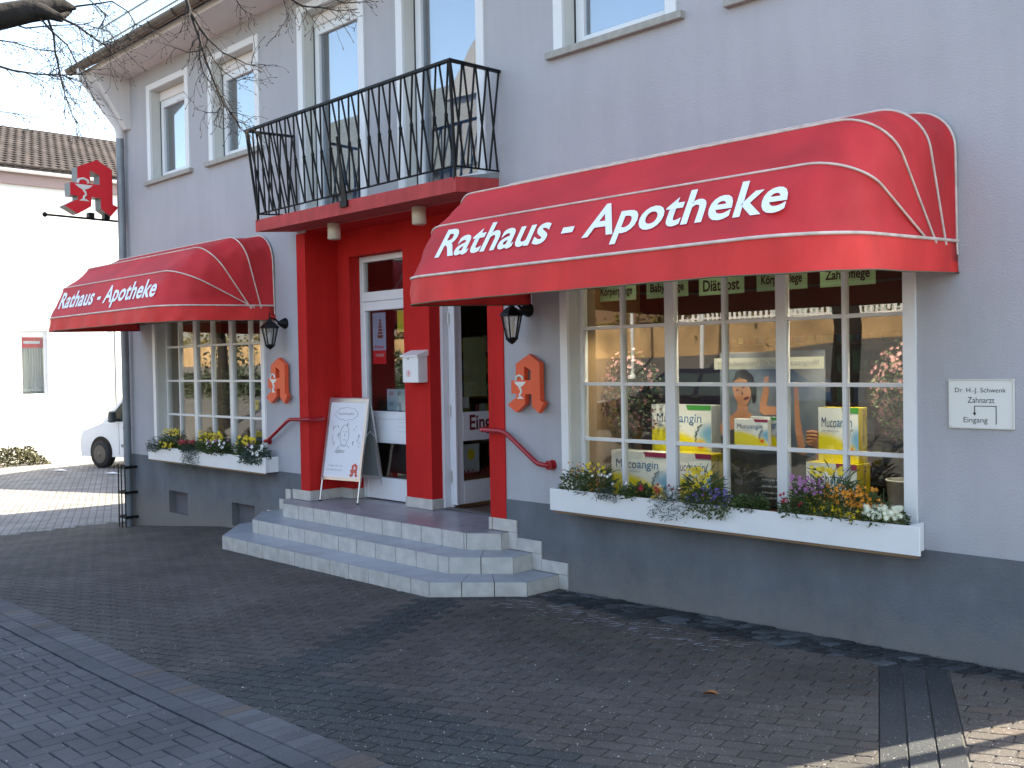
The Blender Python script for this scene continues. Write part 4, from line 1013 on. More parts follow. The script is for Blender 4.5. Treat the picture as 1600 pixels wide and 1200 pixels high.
m.prism([(3.090, -.0165, 1.50), (3.110, -.0165, 1.50), (3.100, -.0165, 1.482)], (0, .002, 0)); m.build('arrow', 'black_ink', t)
for x_ in (2.957, 3.314):
    for z in (1.414, 1.688): m = M(); m.lathe([(.005, -.022), (.005, -.014)], (x_, 0, z), 8, 'y'); m.build('screw', 'alu', t)
t = thing('mailbox', 'white metal mailbox with sloping lid on the middle red pillar', 'mailbox', (-2.67, .35, 1.66))
m = M(); m.bbox(-2.80, -2.545, .285, .414, 1.66, 1.935, .006); m.build('body', 'white', t)
m = M(); m.prism([(-2.815, .265, 1.925), (-2.815, .265, 1.94), (-2.815, .414, 1.995), (-2.815, .414, 1.935)], (.285, 0, 0)); m.build('lid', 'white', t)
m = M(); m.lathe([(.008, -.004), (.008, .0)], (-2.70, .285, 1.905), 10, 'y'); m.build('lock', 'black', t)
m = M(); N = 24; cx, cz = -2.70, 1.755
m.add([(cx+.033*cos(2*pi*k/N), .2835, cz+.033*sin(2*pi*k/N)) for k in range(N)]+[(cx+.027*cos(2*pi*k/N), .2835, cz+.027*sin(2*pi*k/N)) for k in range(N)], [(k, (k+1) % N, (k+1) % N+N, k+N) for k in range(N)])
m.add([(cx+.010*cos(2*pi*k/8), .2835, cz+.018*sin(2*pi*k/8)) for k in range(8)], [list(range(8))]); m.build('round_badge', 'signred', t)
t = thing('handrail', 'red tube handrail right of the open door, ending beside the big window', 'handrail', (-.8, 0, 1.1), 'red tube handrails')
def arc3(pts, n=5):
    out = [Vector(pts[0])]
    for a, b, c in zip(pts, pts[1:], pts[2:]):
        a, b, c = map(Vector, (a, b, c)); r = min(.07, (b-a).length*.45, (c-b).length*.45); p = b+(a-b).normalized()*r; q = b+(c-b).normalized()*r
        for k in range(n+1): s_ = k/n; out.append((p.lerp(b, s_)).lerp(b.lerp(q, s_), s_))
    out.append(Vector(pts[-1])); return out
m = M(); m.tube(arc3([(-.40, -.0, .975), (-.40, -.075, .975), (-.50, -.085, .985), (-.90, -.085, 1.246), (-1.235, -.085, 1.25), (-1.235, .12, 1.25), (-1.18, .13, 1.25)]), .021, 12); m.build('tube', 'rail', t)
m = M(); m.lathe([(.042, -.012), (.045, -.006), (.045, 0)], (-.40, 0, .975), 20, 'y'); m.lathe([(.04, -.06), (.04, -.055)], (-.40, 0, .975), 20, 'y'); m.build('flange', 'rail', t)
t = thing('handrail', 'red tube handrail left of the sandwich board, ending beside the far window', 'handrail', (-4.6, 0, 1.1), 'red tube handrails')
m = M(); m.tube(arc3([(-4.965, .0, .985), (-4.965, -.075, .985), (-4.87, -.085, 1.0), (-4.40, -.085, 1.256), (-4.05, -.085, 1.26), (-4.05, .14, 1.26), (-4.115, .15, 1.26)]), .021, 12); m.build('tube', 'rail', t)
m = M(); m.lathe([(.042, -.012), (.045, -.006), (.045, 0)], (-4.965, 0, .985), 20, 'y'); m.build('flange', 'rail', t)

# ================================================================== A-BOARD
ab = thing('sandwich_board', 'silver framed sandwich board with sketched face standing on the landing', 'sandwich board', (-3.8, .3, .347))
A0, A1 = Vector((-4.075, .075, .347)), Vector((-3.478, .178, .347))   # front feet
B0, B1 = Vector((-4.163, .505, .347)), Vector((-3.560, .600, .347))
H = 1.14; cF = (A0+A1)/2; cB = (B0+B1)/2; topc = (cF+cB)/2; topc.z = .347+H
ux = (A1-A0).normalized(); W = (A1-A0).length
def plane_pt(foot_c, s, t): return foot_c.lerp(topc, t)+ux*s
for nm, cc, sgn in (('front', cF, -1), ('rear', cB, 1)):
    n_ = (topc-cc).normalized().cross(ux)*(1 if sgn < 0 else -1)
    n_ = n_ if (n_.y*sgn > 0) else -n_
    q = lambda s, t, d=0: plane_pt(cc, s, t)+n_*d
    for s in (-1, 1):
        m = M(); m.tube([q(s*(W/2-.012), 0, 0), q(s*(W/2-.012), .26, 0)], .011, 8); m.build('leg', 'alu', ab)
        m = M(); m.tube([q(s*(W/2-.012), 0, 0), q(s*(W/2-.012), .012, 0)], .014, 8); m.build('foot', 'black', ab)
    m = M(); hw = W/2; t0, t1 = .21, .985; b_ = .032
    def slab(s0, s1, ta, tb, d0, d1): m.add([q(s0, ta, d0), q(s1, ta, d0), q(s1, tb, d0), q(s0, tb, d0), q(s0, ta, d1), q(s1, ta, d1), q(s1, tb, d1), q(s0, tb, d1)], [(0, 1, 2, 3), (7, 6, 5, 4), (0, 4, 5, 1), (1, 5, 6, 2), (2, 6, 7, 3), (3, 7, 4, 0)])
    slab(-hw, -hw+b_, t0, t1, -.01, .014); slab(hw-b_, hw, t0, t1, -.01, .014); slab(-hw+b_, hw-b_, t0, t0+.028, -.01, .014); slab(-hw+b_, hw-b_, t1-.028, t1, -.01, .014)
    m.build('snap_frame', 'alu', ab)
    m = M(); slab(-hw+.02, hw-.02, t0+.01, t1-.01, -.006, .006); bk = m.build('back_panel', mat('board_back', (.20, .23, .22), .6) if nm == 'rear' else 'paper', ab)
    if nm == 'front':
        up_ = (topc-cc).normalized()
        m = M()
        def stroke(pts, w_=.0016): m.tube([q(a*W/2, b, .0085) for a, b in pts], w_, 4)
        # speech cloud
        N = 48; stroke([(-.05+.55*cos(2*pi*k/N)*(1+.05*abs(sin(5*2*pi*k/N))), .845+.055*sin(2*pi*k/N)*(1+.18*abs(sin(5*2*pi*k/N)))) for k in range(N+1)])
        # plain cartoon face with scarf
        stroke([(-.05+.22*cos(2*pi*k/24), .64+.10*sin(2*pi*k/24)) for k in range(25)])
        stroke([(-.14, .67), (-.10, .675), (-.07, .67)]); stroke([(.0, .67), (.04, .678), (.08, .67)]); stroke([(-.02, .66), (-.05, .63), (0, .625)]); stroke([(-.10, .59), (-.02, .60), (.05, .585)])
        stroke([(-.28, .53), (-.15, .545), (0, .53), (.15, .545), (.25, .52)]); stroke([(-.45, .47), (-.3, .53), (-.2, .49), (-.35, .46)]); stroke([(.05, .74), (.09, .76), (.06, .73), (.12, .745)])
        for k in range(16):
            a_ = random.uniform(-.75, -.35) if k % 2 else random.uniform(.3, .75); b0 = random.uniform(.52, .74); stroke([(a_, b0), (a_+.06, b0+random.uniform(-.02, .03)), (a_+.04, b0-.02)])
        for k in range(22):
            a_ = -.45+k*.02; stroke([(a_, .47+.01*(k % 3)), (a_+.08, .50-.008*(k % 4))], .0012)
        m.build('drawing', 'ink', bk)
        textobj('Heuschnupfen', 'ink', bk, q(-.43*W/2-.02, .825, .0075), ux, up_, .25, .045, shear=.1, bold=-.012, thick=.0)
        textobj('Fragen Sie uns', 'ink', bk, q(-.70*W/2, .335, .0075), ux, up_, .22, .026, shear=.1, bold=-.008, thick=.0)
        textobj('wir helfen Ihnen gern', 'ink', bk, q(-.78*W/2, .295, .0075), ux, up_, .25, .026, shear=.1, bold=-.008, thick=.0)
        m = M()
        for poly in (AR, AL): m.add([q(.40*W/2, .245, .009)+ux*(a*.13)+up_*(b*.155) for a, b in poly], [list(range(len(poly)))])
        m.build('red_emblem', mat('coral_print', (.62, .12, .08), .6), bk)
for s in (-1, 1):
    m = M(); a_ = plane_pt(cF, s*(W/2-.01), .62); b_ = plane_pt(cB, s*(W/2-.01), .62); m.tube([a_, (a_+b_)/2+Vector((0, 0, .07)), b_], .006, 6); m.build('stay', 'alu', ab)
m = M(); m.tube([topc-ux*W/2+Vector((0, 0, -.01)), topc+ux*W/2+Vector((0, 0, -.01))], .014, 8); m.build('hinge_bar', 'alu', ab)

# ================================================================== SHOP WINDOW CONTENTS
def cartonmat(name, tagc):
    """printed carton face from UV: white top, yellow lower wave, blue right part, orange sun"""
    m = bpy.data.materials.new(name); n, l = nodes(m); b = n['Principled BSDF']; b.inputs['Roughness'].default_value = .45
    uv = n.new('ShaderNodeUVMap'); sp = n.new('ShaderNodeSeparateXYZ'); l.new(uv.outputs[0], sp.inputs[0])
    def math_(op, a, b_, c=None):
        x = n.new('ShaderNodeMath'); x.operation = op
        for i, q in enumerate((a, b_, c)):
            if q is None: continue
            if isinstance(q, (int, float)): x.inputs[i].default_value = q
            else: l.new(q, x.inputs[i])
        return x.outputs[0]
    U, V = sp.outputs[0], sp.outputs[1]
    def mixc(f, A_, B_):
        x = n.new('ShaderNodeMix'); x.data_type = 'RGBA'; l.new(f, x.inputs['Factor'])
        for k, q in (('A', A_), ('B', B_)):
            if isinstance(q, tuple): x.inputs[k].default_value = (*q, 1)
            else: l.new(q, x.inputs[k])
        return x.outputs['Result']
    def ss(v, lo, hi):
        r = n.new('ShaderNodeMapRange'); r.interpolation_type = 'SMOOTHSTEP'; l.new(v, r.inputs[0]); r.inputs[1].default_value = lo; r.inputs[2].default_value = hi; return r.outputs[0]
    curve = math_('SUBTRACT', V, math_('MULTIPLY', math_('SUBTRACT', 1, math_('POWER', math_('SUBTRACT', U, .1), 2)), .52))
    c = mixc(ss(curve, -.08, .10), (.88, .72, .01), (.88, .88, .84))
    dx, dy = math_('SUBTRACT', U, 1.02), math_('SUBTRACT', V, .40)
    dd = math_('SQRT', math_('ADD', math_('MULTIPLY', dx, dx), math_('MULTIPLY', dy, dy)), None)
    c = mixc(ss(dd, .10, .34), (.20, .45, .68), c)
    dx, dy = math_('SUBTRACT', U, .83), math_('SUBTRACT', V, .20)
    dd = math_('SQRT', math_('ADD', math_('MULTIPLY', math_('MULTIPLY', dx, dx), 1.8), math_('MULTIPLY', dy, dy)), None)
    c = mixc(ss(dd, .05, .20), (.80, .60, .03), c); c = mixc(ss(dd, .03, .10), (.75, .08, .01), c)
    l.new(c, b.inputs['Base Color']); return m
CM = cartonmat('carton_print', None)
INK = mat('carton_blueblack', (.015, .03, .09), .5); MAG = mat('carton_magenta', (.35, .02, .09), .5); GRN = mat('carton_green', (.06, .36, .05), .5); CW = mat('carton_white', (.7, .7, .68), .5); BLU = mat('carton_blue', (.02, .16, .36), .5)
def carton(label, x0, x1, z0, z1, y, dep, tagm, side=False, grp='cough lozenge cartons in the big window', rot=0):
    t = thing('product_carton', label, 'box', ((x0+x1)/2, y, z0), grp); W_, H_ = x1-x0, z1-z0
    m = M(); m.bbox(x0, x1, y+.002, y+dep, z0, z1, .003); m.build('carton', 'boxyellow' if side else CW, t)
    me = M(); me.add([(x0+.002, y, z0+.002), (x1-.002, y, z0+.002), (x1-.002, y, z1-.002), (x0+.002, y, z1-.002)], [(0, 1, 2, 3)])
    ob = me.build('printed_front', CM, t); uvl = ob.data.uv_layers.new(name='UVMap')
    for li, (a, b) in zip(range(4), ((0, 0), (1, 0), (1, 1), (0, 1))): uvl.data[li].uv = (a, b)
    textobj('Muco', INK, t, (x0+W_*.09, y-.001, z1-H_*.36), (1, 0, 0), (0, 0, 1), W_*.37, H_*.18, shear=.06, bold=.0, thick=.001)
    textobj('angin', BLU, t, (x0+W_*.475, y-.001, z1-H_*.405), (1, 0, 0), (0, 0, 1), W_*.37, H_*.22, shear=.06, bold=.006, thick=.001)
    textobj('gegen Halsschmerzen', 'ink', t, (x0+W_*.10, y-.001, z1-H_*.45), (1, 0, 0), (0, 0, 1), W_*.42, H_*.045, thick=.001)
    m = M(); m.add([(x0+W_*.62, y-.0015, z1-H_*.10), (x1, y-.0015, z1-H_*.10), (x1, y-.0015, z1), (x0+W_*.59, y-.0015, z1)], [(0, 1, 2, 3)]); m.build('flavour_tag', tagm, t)
    # profile line of a face looking up
    m = M(); pr = [(.86, .62), (.78, .56), (.80, .50), (.74, .46), (.77, .42), (.73, .38), (.76, .33), (.74, .28)]
    m.tube([(x0+W_*a, y-.002, z0+H_*b) for a, b in pr], .0022*max(1, W_/.35), 4); m.build('profile_line', INK, t)
    if side:
        textobj('Mucoangin', INK, t, (x1+.001, y+dep*.42, z1-H_*.05), (0, 0, -1), (0, 1, 0), H_*.62, dep*.24, thick=.001, shear=.05)
    return t
def stand(x0, x1, y0, y1, z0, z1, label):
    m = M(); m.bbox(x0, x1, y0, y1, z0, z1, .004); return tag(m.build('display_plinth', 'brown', loc=((x0+x1)/2, (y0+y1)/2, z0)), label, 'display stand')
zf = .685
carton('large lozenge carton with magenta tag, lower left behind the first panes', -.135, .462, zf, 1.085, .45, .16, MAG)
carton('tall lozenge carton with green tag, standing above the lower left cartons', .143, .749, 1.06, 1.472, .66, .14, GRN)
carton('lower carton with magenta tag, just right of the thick left mullion', .50, .885, zf, 1.096, .46, .16, MAG, side=True)
carton('small pale carton with magenta tag in the middle, in front of its twin', 1.073, 1.371, 1.175, 1.383, .50, .05, MAG)
carton('small pale carton with green tag in the middle, half behind the other', 1.165, 1.471, 1.175, 1.397, .58, .05, GRN)
carton('upper carton with green tag and yellow side, right of the thick right mullion', 1.788, 2.10, 1.09, 1.485, .50, .13, GRN, side=True)
carton('lower carton with magenta tag and yellow side, below the upper right one', 1.72, 2.115, zf, 1.09, .44, .20, MAG, side=True)
stand(.12, .90, .64, .95, zf-.004, 1.06, 'dark box stand under the tall green tagged carton')
# middle poster
t = thing('window_poster', 'large advertising poster of a woman with raised arm in the middle of the big window', 'poster', (1.45, .66, .69))
m = M(); m.box(.84, 1.76, .66, .668, .70, 1.90); m.build('board', mat('poster_sky', (.08, .12, .17), .4, var=.4, vscale=2.5, var2=(.24, .26, .28)), t)
m = M()
def flat(pts, d=0): m.add([(a, .659-d, b) for a, b in pts], [list(range(len(pts)))[::-1]])
def disc(cx, cz, rx, rz, d=0, n=20, rot=0): flat([(cx+rx*cos(2*pi*k/n)*cos(rot)-rz*sin(2*pi*k/n)*sin(rot), cz+rx*cos(2*pi*k/n)*sin(rot)+rz*sin(2*pi*k/n)*cos(rot)) for k in range(n)], d)
disc(1.045, 1.60, .082, .125, .003, rot=.18)                                   # face, tilted back
flat([(1.00, 1.52), (1.09, 1.51), (1.10, 1.43), (1.14, 1.40), (1.15, 1.20), (.90, 1.18), (.86, 1.22), (.83, 1.29), (.86, 1.36), (.95, 1.40), (1.0, 1.44)], .001)
flat([(1.245, 1.70), (1.285, 1.71), (1.29, 1.60), (1.262, 1.48), (1.38, 1.47), (1.42, 1.42), (1.25, 1.405), (1.20, 1.43), (1.205, 1.50), (1.235, 1.60)], .001)
flat([(1.50, 1.66), (1.535, 1.67), (1.55, 1.40), (1.60, 1.12), (1.54, 1.10), (1.51, 1.30)], .001)
m.build('figure_skin', 'skin', t)
m = M(); flat([(.96, 1.66), (.99, 1.74), (1.07, 1.77), (1.14, 1.72), (1.175, 1.62), (1.17, 1.52), (1.14, 1.50), (1.125, 1.60), (1.09, 1.68), (1.02, 1.70)], .0045); flat([(.84, 1.22), (.86, 1.17), (1.15, 1.17), (1.14, 1.24), (1.02, 1.30), (.93, 1.28)], .0035); m.build('figure_hair', mat('poster_hair', (.025, .018, .018), .5), t)
m = M(); disc(1.085, 1.535, .028, .010, .005, 10, .3); disc(1.06, 1.62, .016, .006, .005, 8, .3); disc(1.005, 1.60, .014, .006, .005, 8, .3); flat([(1.045, 1.60), (1.06, 1.565), (1.04, 1.563)], .005); m.build('figure_features', mat('poster_lip', (.12, .03, .03), .5), t)
m = M(); flat([(.845, .705), (1.755, .705), (1.755, 1.08), (1.5, 1.13), (1.2, 1.10), (.845, 1.14)], .004); m.build('landscape_print', mat('poster_dark', (.03, .026, .026), .4, var=.7, vscale=6, var2=(.09, .085, .08)), t)
for k, (z, w_) in enumerate(((.90, .36), (.85, .30), (.80, .38), (.76, .34))): textobj('Schnelle Hilfe bei Halsschmerzen'[:26+k], 'paper', t, (1.22, .654, z), (1, 0, 0), (0, 0, 1), w_, .014, thick=.002)
m = M()
for z_ in (1.285, 1.26, 1.235, 1.21): m.tube([(1.70, .652, z_), (1.66, .646, z_+.008), (1.615, .648, z_+.002), (1.61, .655, z_-.006)], [.012, .013, .012, .009], 7)
m.tube([(1.66, .652, 1.19), (1.63, .646, 1.20), (1.605, .646, 1.225)], [.015, .013, .009], 7)
m.tube([(1.715, .657, .98), (1.71, .656, 1.14), (1.685, .655, 1.24)], [.034, .030, .036], 10); m.build('printed_hand', 'skin', t)
t = thing('slogan_banner', 'pale strip reading Halsschmerzen? Da hilft Mucoangin across the big window', 'banner', (1.44, .45, 1.8))
m = M(); m.box(.93, 1.866, .45, .453, 1.765, 1.852); m.build('strip', mat('banner_strip', (.50, .48, .38), .5), t)
textobj('Halsschmerzen? Da hilft Mucoangin®!', 'ink', t, (.965, .449, 1.785), (1, 0, 0), (0, 0, 1), .865, .046, shear=.15, thick=.001)
def spot(label, x, y, z, e, grp):
    t = thing('ceiling_spot', label, 'lamp', (x, y, z), grp)
    m = M(); m.lathe([(.03, .0), (.04, .005), (.04, .05), (.02, .07)], (x, y, z), 14); m.build('lamp_housing', 'alu', t)
    m = M(); m.lathe([(.026, -.004), (.026, -.001)], (x, y, z), 12); em = mat('lit_lens', (1, .9, .7), .5); em.node_tree.nodes['Principled BSDF'].inputs['Emission Color'].default_value = (1, .85, .6, 1); em.node_tree.nodes['Principled BSDF'].inputs['Emission Strength'].default_value = 6; m.build('lit_lens', em, t)
    l_ = bpy.data.lights.new('spot_light', 'SPOT'); l_.energy = e; l_.spot_size = radians(58); l_.spot_blend = .6; l_.color = (1, .93, .82); l_.shadow_soft_size = .03
    lo = bpy.data.objects.new('spot_light', l_); C.objects.link(lo); lo.parent = t; lo.location = (0, 0, -.02); lo.rotation_euler = (radians(9), 0, 0)
for k, x_ in enumerate((.05, .95, 1.9, 2.5)): spot('added unseen ceiling spot brightening the goods in the big window', x_, .25, 2.60, 24, 'added ceiling spots in the big window')  # added spots that brighten cartons and cards; no such lamps are visible
for k, x_ in enumerate((-7.3, -6.4, -5.5)): spot('added unseen ceiling spot brightening the goods in the far window', x_, .26, 2.60, 9, 'added ceiling spots in the far window')  # unseen spots too, added to lift the far display
for k, (x_, y_) in enumerate(((-3.85, 1.55), (-3.3, 1.25), (-2.0, 2.6))): spot('lit ceiling spot inside the shop behind the doors', x_, y_, 3.12, 12, 'ceiling spots inside the shop')
# category cards
cards = [('Körperpflege', -.266, .164, 2.357, 2.49), ('Babypflege', .273, .692, 2.355, 2.485), ('Diätkost', .797, 1.212, 2.348, 2.488), ('Körperpflege', 1.321, 1.741, 2.348, 2.474), ('Zahnpflege', 1.843, 2.26, 2.345, 2.47)]
seen = {'Körperpflege': ['leftmost of the green cards, reading Körperpflege', 'fourth green card from the left, second one reading Körperpflege']}
for s_, xa, xb, za, zb in cards:
    lb = seen[s_].pop(0) if s_ in seen else 'green card reading %s at the top of the big window' % s_
    t = thing('category_card', lb, 'card', ((xa+xb)/2, .45, za), 'green category cards at the top of the big window')
    m = M(); m.box(xa, xb, .45, .452, za, zb); m.build('card', 'card', t)
    textobj(s_, 'black_ink', t, (xa+.04, .449, za+.028), (1, 0, 0), (0, 0, 1), xb-xa-.08, .092, thick=.001, bold=.026)
# topiary flowering trees in pots, and a foliage plant in the far window
def topiary(label, x, y, z0, zc, r, rz, potr, poth, blo=True):
    t = thing('potted_tree', label, 'potted plant', (x, y, z0))
    m = M(); m.lathe([(potr*.82, 0), (potr, poth*.96), (potr*1.06, poth*.96), (potr*1.06, poth), (potr*.94, poth), (potr*.9, poth*.9)], (x, y, z0), 24); m.build('pot', 'pot', t)
    m = M()
    for k in range(4): m.tube([(x+random.uniform(-.02, .02), y+random.uniform(-.02, .02), z0+poth*.85), (x+random.uniform(-.02, .02), y, lerp(z0, zc, .6)), (x+random.uniform(-.06, .06), y+random.uniform(-.05, .05), zc)], .006, 5)
    m.build('stem', 'bark', t)
    m = M(); b = M()
    for k in range(900):
        v = Vector((random.gauss(0, 1), random.gauss(0, 1), random.gauss(0, 1))).normalized()*random.random()**.4
        p = Vector((x+v.x*r, y+v.y*r*.8, zc+v.z*rz)); leafquad(m, p, Vector((random.uniform(-1, 1), random.uniform(-1, 1), random.uniform(-1, 1))), .04, .018)
    m.build('crown', 'leaf', t)
    if blo:
        for k in range(240):
            v = Vector((random.gauss(0, 1), random.gauss(0, 1)-.7, random.gauss(0, 1))).normalized()*random.uniform(.75, 1.05)
            p = Vector((x+v.x*r, y+v.y*r*.8, zc+v.z*rz)); blossom(b, p, random.uniform(.014, .026), v+Vector((0, -.6, 0)), 6)
        b.build('blossoms', 'pinkp', t)
    return t
topiary('pink blossoming potted tree at the left side of the big window', -.04, .62, zf, 1.56, .30, .38, .10, .2)
topiary('pink blossoming potted tree in a cream pot at the right side of the big window', 2.36, .66, zf, 1.60, .23, .36, .125, .30)
topiary('dark green foliage plant in the far window', -6.95, .62, zf, 1.45, .30, .42, .12, .22, False)
# far window display: poster boards
for lb, xa, xb, za, zb, c, c2 in (('blue and yellow advertising board in the far window', -6.25, -5.95, .90, 1.45, (.03, .06, .22), (.60, .48, .03)), ('orange advertising card in the far window', -5.62, -5.28, 1.10, 1.52, (.60, .15, .04), (.6, .58, .5))):
    t = thing('advertising_board', lb, 'advertising board', ((xa+xb)/2, .5, za))
    m = M(); m.box(xa, xb, .50, .506, za, zb); m.build('board', mat('adv', c, .5), t)
    m = M(); m.box(xa+.02, xb-.10, .497, .4995, zb-.16, zb-.02); m.box(xa+.05, xb-.05, .497, .4995, za+.05, za+.13); m.build('printed_patch', mat('adv2', c2, .5), t)
m = M(); m.box(-6.4, -5.1, .40, .85, zf-.002, .88); tag(m.build('display_plinth', 'brown', loc=(-5.75, .6, zf)), 'dark display shelf inside the far window', 'display stand')
# door posters (taped inside the fixed door glass)
PY = F0+.045
def poster(label, x0, x1, z0, z1, base, cat='poster', extra=None, y=PY, grp=None):
    t = thing('poster', label, cat, ((x0+x1)/2, y, z0), grp)
    m = M(); m.box(x0, x1, y, y+.002, z0, z1); m.build('sheet', base, t)
    if extra: extra(t, x0, x1, z0, z1, y)
    return t
def ship(t, x0, x1, z0, z1, y):
    m = M(); cx = x0+(x1-x0)*.58; zb = z0+.30
    m.prism([(cx-.06, y-.001, zb+.02), (cx+.06, y-.001, zb+.02), (cx+.04, y-.001, zb-.015), (cx-.04, y-.001, zb-.015)], (0, -.001, 0))
    for k in range(5): w_ = .045-.007*k; m.prism([(cx-w_, y-.001, zb+.03+k*.035), (cx+w_, y-.001, zb+.03+k*.035), (cx+w_*.8, y-.001, zb+.058+k*.035), (cx-w_*.8, y-.001, zb+.058+k*.035)], (0, -.001, 0))
    m.build('sailing_ship', mat('ship_print', (.16, .06, .04), .6), t)
    m = M(); m.box(x0, x1, y-.0015, y-.001, z0, z0+.15); m.build('red_band', 'signred', t)
    textobj('10.4.2010', 'paper', t, (x0+.05, y-.002, z0+.08), (1, 0, 0), (0, 0, 1), .15, .035, bold=.01, thick=.001)
    textobj('Rathaus', 'signred', t, (x0+.03, y-.001, z0+.175), (1, 0, 0), (0, 0, 1), .17, .035, bold=.01, thick=.001)
poster('pale blue poster with a sailing ship and red lower band in the fixed door', -3.74, -3.50, 1.86, 2.43, mat('poster_blue', (.32, .40, .56), .5, var=.15), extra=ship)
poster('yellow sheet at the top of the fixed door glass beside the pillar', -3.29, -2.95, 2.20, 2.44, mat('yellow_sheet', (.62, .50, .03), .6))
def rows(t, x0, x1, z0, z1, y):
    m = M()
    for i in range(3):
        for j in range(2): m.box(x0+.04+i*.14, x0+.11+i*.14, y-.001, y-.0003, z0+.05+j*.12, z0+.09+j*.12)
    m.build('printed_icons', 'ink', t)
poster('pale blue grey notice low in the fixed door glass', -3.50, -2.95, 1.345, 1.58, mat('notice_blue', (.38, .44, .52), .6), extra=rows)
def hours(t, x0, x1, z0, z1, y):
    m = M()
    for a, b, c, d in ((x0+.0, x0+.09, z1-.10, z1-.02), (x0, x0+.09, z0+.12, z0+.18), (x0, x0+.09, z0+.02, z0+.09)): m.box(a, b, y-.001, y-.0003, c, d)
    for k in range(4): m.box(x0+.55, x1-.03, y-.001, y-.0003, z0+.10+k*.05, z0+.102+k*.05)
    m.box(x0+.13, x0+.134, y-.001, y-.0003, z0+.02, z1-.02); m.box(x0+.18, x1-.02, y-.001, y-.0003, z1-.05, z1-.047)
    m.build('print', 'ink', t)
poster('white opening hours panel on the middle rail of the fixed door', -3.79, -2.96, 1.02, 1.30, 'paper', extra=hours, y=F0-.006, cat='notice')
# posters on the open door glass
def side_poster(label, y0, y1, z0, z1, c, extra=None):
    t = thing('poster', label, 'poster', (LX, (y0+y1)/2, z0)); m = M(); m.box(LX-.007, LX-.005, y0, y1, z0, z1); m.build('sheet', mat('sidesheet', c, .6, var=.1), t)
    if extra: extra(t, y0, y1, z0, z1)
    return t
def lines(t, y0, y1, z0, z1):
    m = M(); z = z1-.06
    while z > z0+.03: m.box(LX-.005, LX-.0042, y0+.02, y1-.02-random.random()*.05, z, z+.004); z -= .022
    m.build('printed_lines', 'ink', t)
side_poster('yellowish notice sheet with lines of print in the open door glass', .80, 1.12, 1.50, 2.12, (.42, .42, .20), lines)
side_poster('small white slip below the yellow notice in the open door', .78, .87, 1.38, 1.50, (.6, .62, .62))
def crest(t, y0, y1, z0, z1):
    m = M(); cy = (y0+y1)/2; m.add([(LX-.0042, cy+.05*cos(2*pi*k/12), z1-.11+.06*sin(2*pi*k/12)) for k in range(12)], [list(range(12))]); m.build('yellow_badge', 'yellow', t); lines(t, y0, y1, z0, z1-.2)
side_poster('white flyer with round yellow badge in the lower glass of the open door', .77, 1.0, .70, 1.0, (.55, .55, .55), crest)

# ================================================================== NEIGHBOUR, YARD
nb = thing('neighbour_house', 'sunlit white neighbour house with brown tiled roof at the far left', 'house', (-24, 6, -.5))
NX = -21.5
m = M(); wall_mesh([(2.72, 3.40, 1.2, 2.89)], -1, 16, -.7, 6.88, 0, m)
m.v = [(NX, v[0], v[2]) for v in m.v]; m.box(-31, NX-.05, -1, -.9, -.7, 6.7); m.box(-31, NX-.05, 15.9, 16, -.7, 6.7)
for a, b, c, d in [(2.72, 3.40, 1.2, 2.89)]:
    m.add([(NX, a, c), (NX, b, c), (NX, b, d), (NX, a, d), (NX-.14, a, c), (NX-.14, b, c), (NX-.14, b, d), (NX-.14, a, d)], [(0, 4, 5, 1), (1, 5, 6, 2), (2, 6, 7, 3), (3, 7, 4, 0)])
m.build('wall', 'neigh', nb)
m = M(); m.prism([(NX+.12, -1.3, 6.98), (NX-5.5, -1.3, 9.18), (NX-11, -1.3, 6.9), (NX-11, -1.3, 6.8), (NX-5.5, -1.3, 9.06), (NX+.12, -1.3, 6.86)], (0, 17.6, 0))
# individual tile courses
rf = m.build('roof', brickmat('neighbour_tiles', (.042, .034, .030), (.036, .029, .026), (.015, .012, .011), .24, .36, .035, .9, rot=(radians(0), radians(0), radians(90)), bump=1), nb)
m = M(); sl = math.atan2(2.2, 5.62); ux_ = Vector((-cos(sl), 0, sin(sl))); nn = Vector((sin(sl), 0, cos(sl)))
for r_i in range(18):
    base = Vector((NX+.14, 0, 6.995))+ux_*(r_i*.34)
    y = -1.0+(.11 if r_i % 2 else 0)
    while y < 12:
        a = base+Vector((0, y, 0)); w_ = .21; kq = random.uniform(.78, 1.2); m.ct = tuple(c*kq for c in (.044, .035, .031)); pts = []
        for k in range(5): t_ = k/4; hh = .028*sin(pi*t_*1.0)+.012; pts.append((y+w_*t_, hh))
        vs = [Vector((base.x, yy, base.z))+nn*(hh+.02) for yy, hh in pts]+[Vector((base.x, yy, base.z))+ux_*.36+nn*hh for yy, hh in pts]
        m.add(vs, [(i, i+5, i+6, i+1) for i in range(4)]); m.add(vs[:5]+[Vector((base.x, pts[0][0], base.z)), Vector((base.x, pts[-1][0], base.z))], [(5, 0, 1, 2, 3, 4, 6)]); y += .22
m.build('eave_tiles', attrmat('clay_tile', speck=0), rf, tone=True)
m = M(); gy2, gz2 = NX+.20, 6.90; prof = [(gy2+.08*cos(a), gz2+.08*sin(a)) for a in [pi+pi*k/8 for k in range(9)]]; prof2 = [(gy2+.07*cos(a), gz2+.07*sin(a)) for a in [2*pi-pi*k/8 for k in range(9)]]
m.prism([(x, -1.3, z) for x, z in prof+prof2], (0, 17.6, 0)); m.build('gutter', 'white', nb)
m = M(); m.box(NX+.002, NX+.10, -1.2, 16.2, 6.55, 6.85); m.build('eave_board', mat('eave_board', (.34, .24, .22), .7), nb)
m = M(); rect = (2.72, 3.40, 1.2, 2.89)
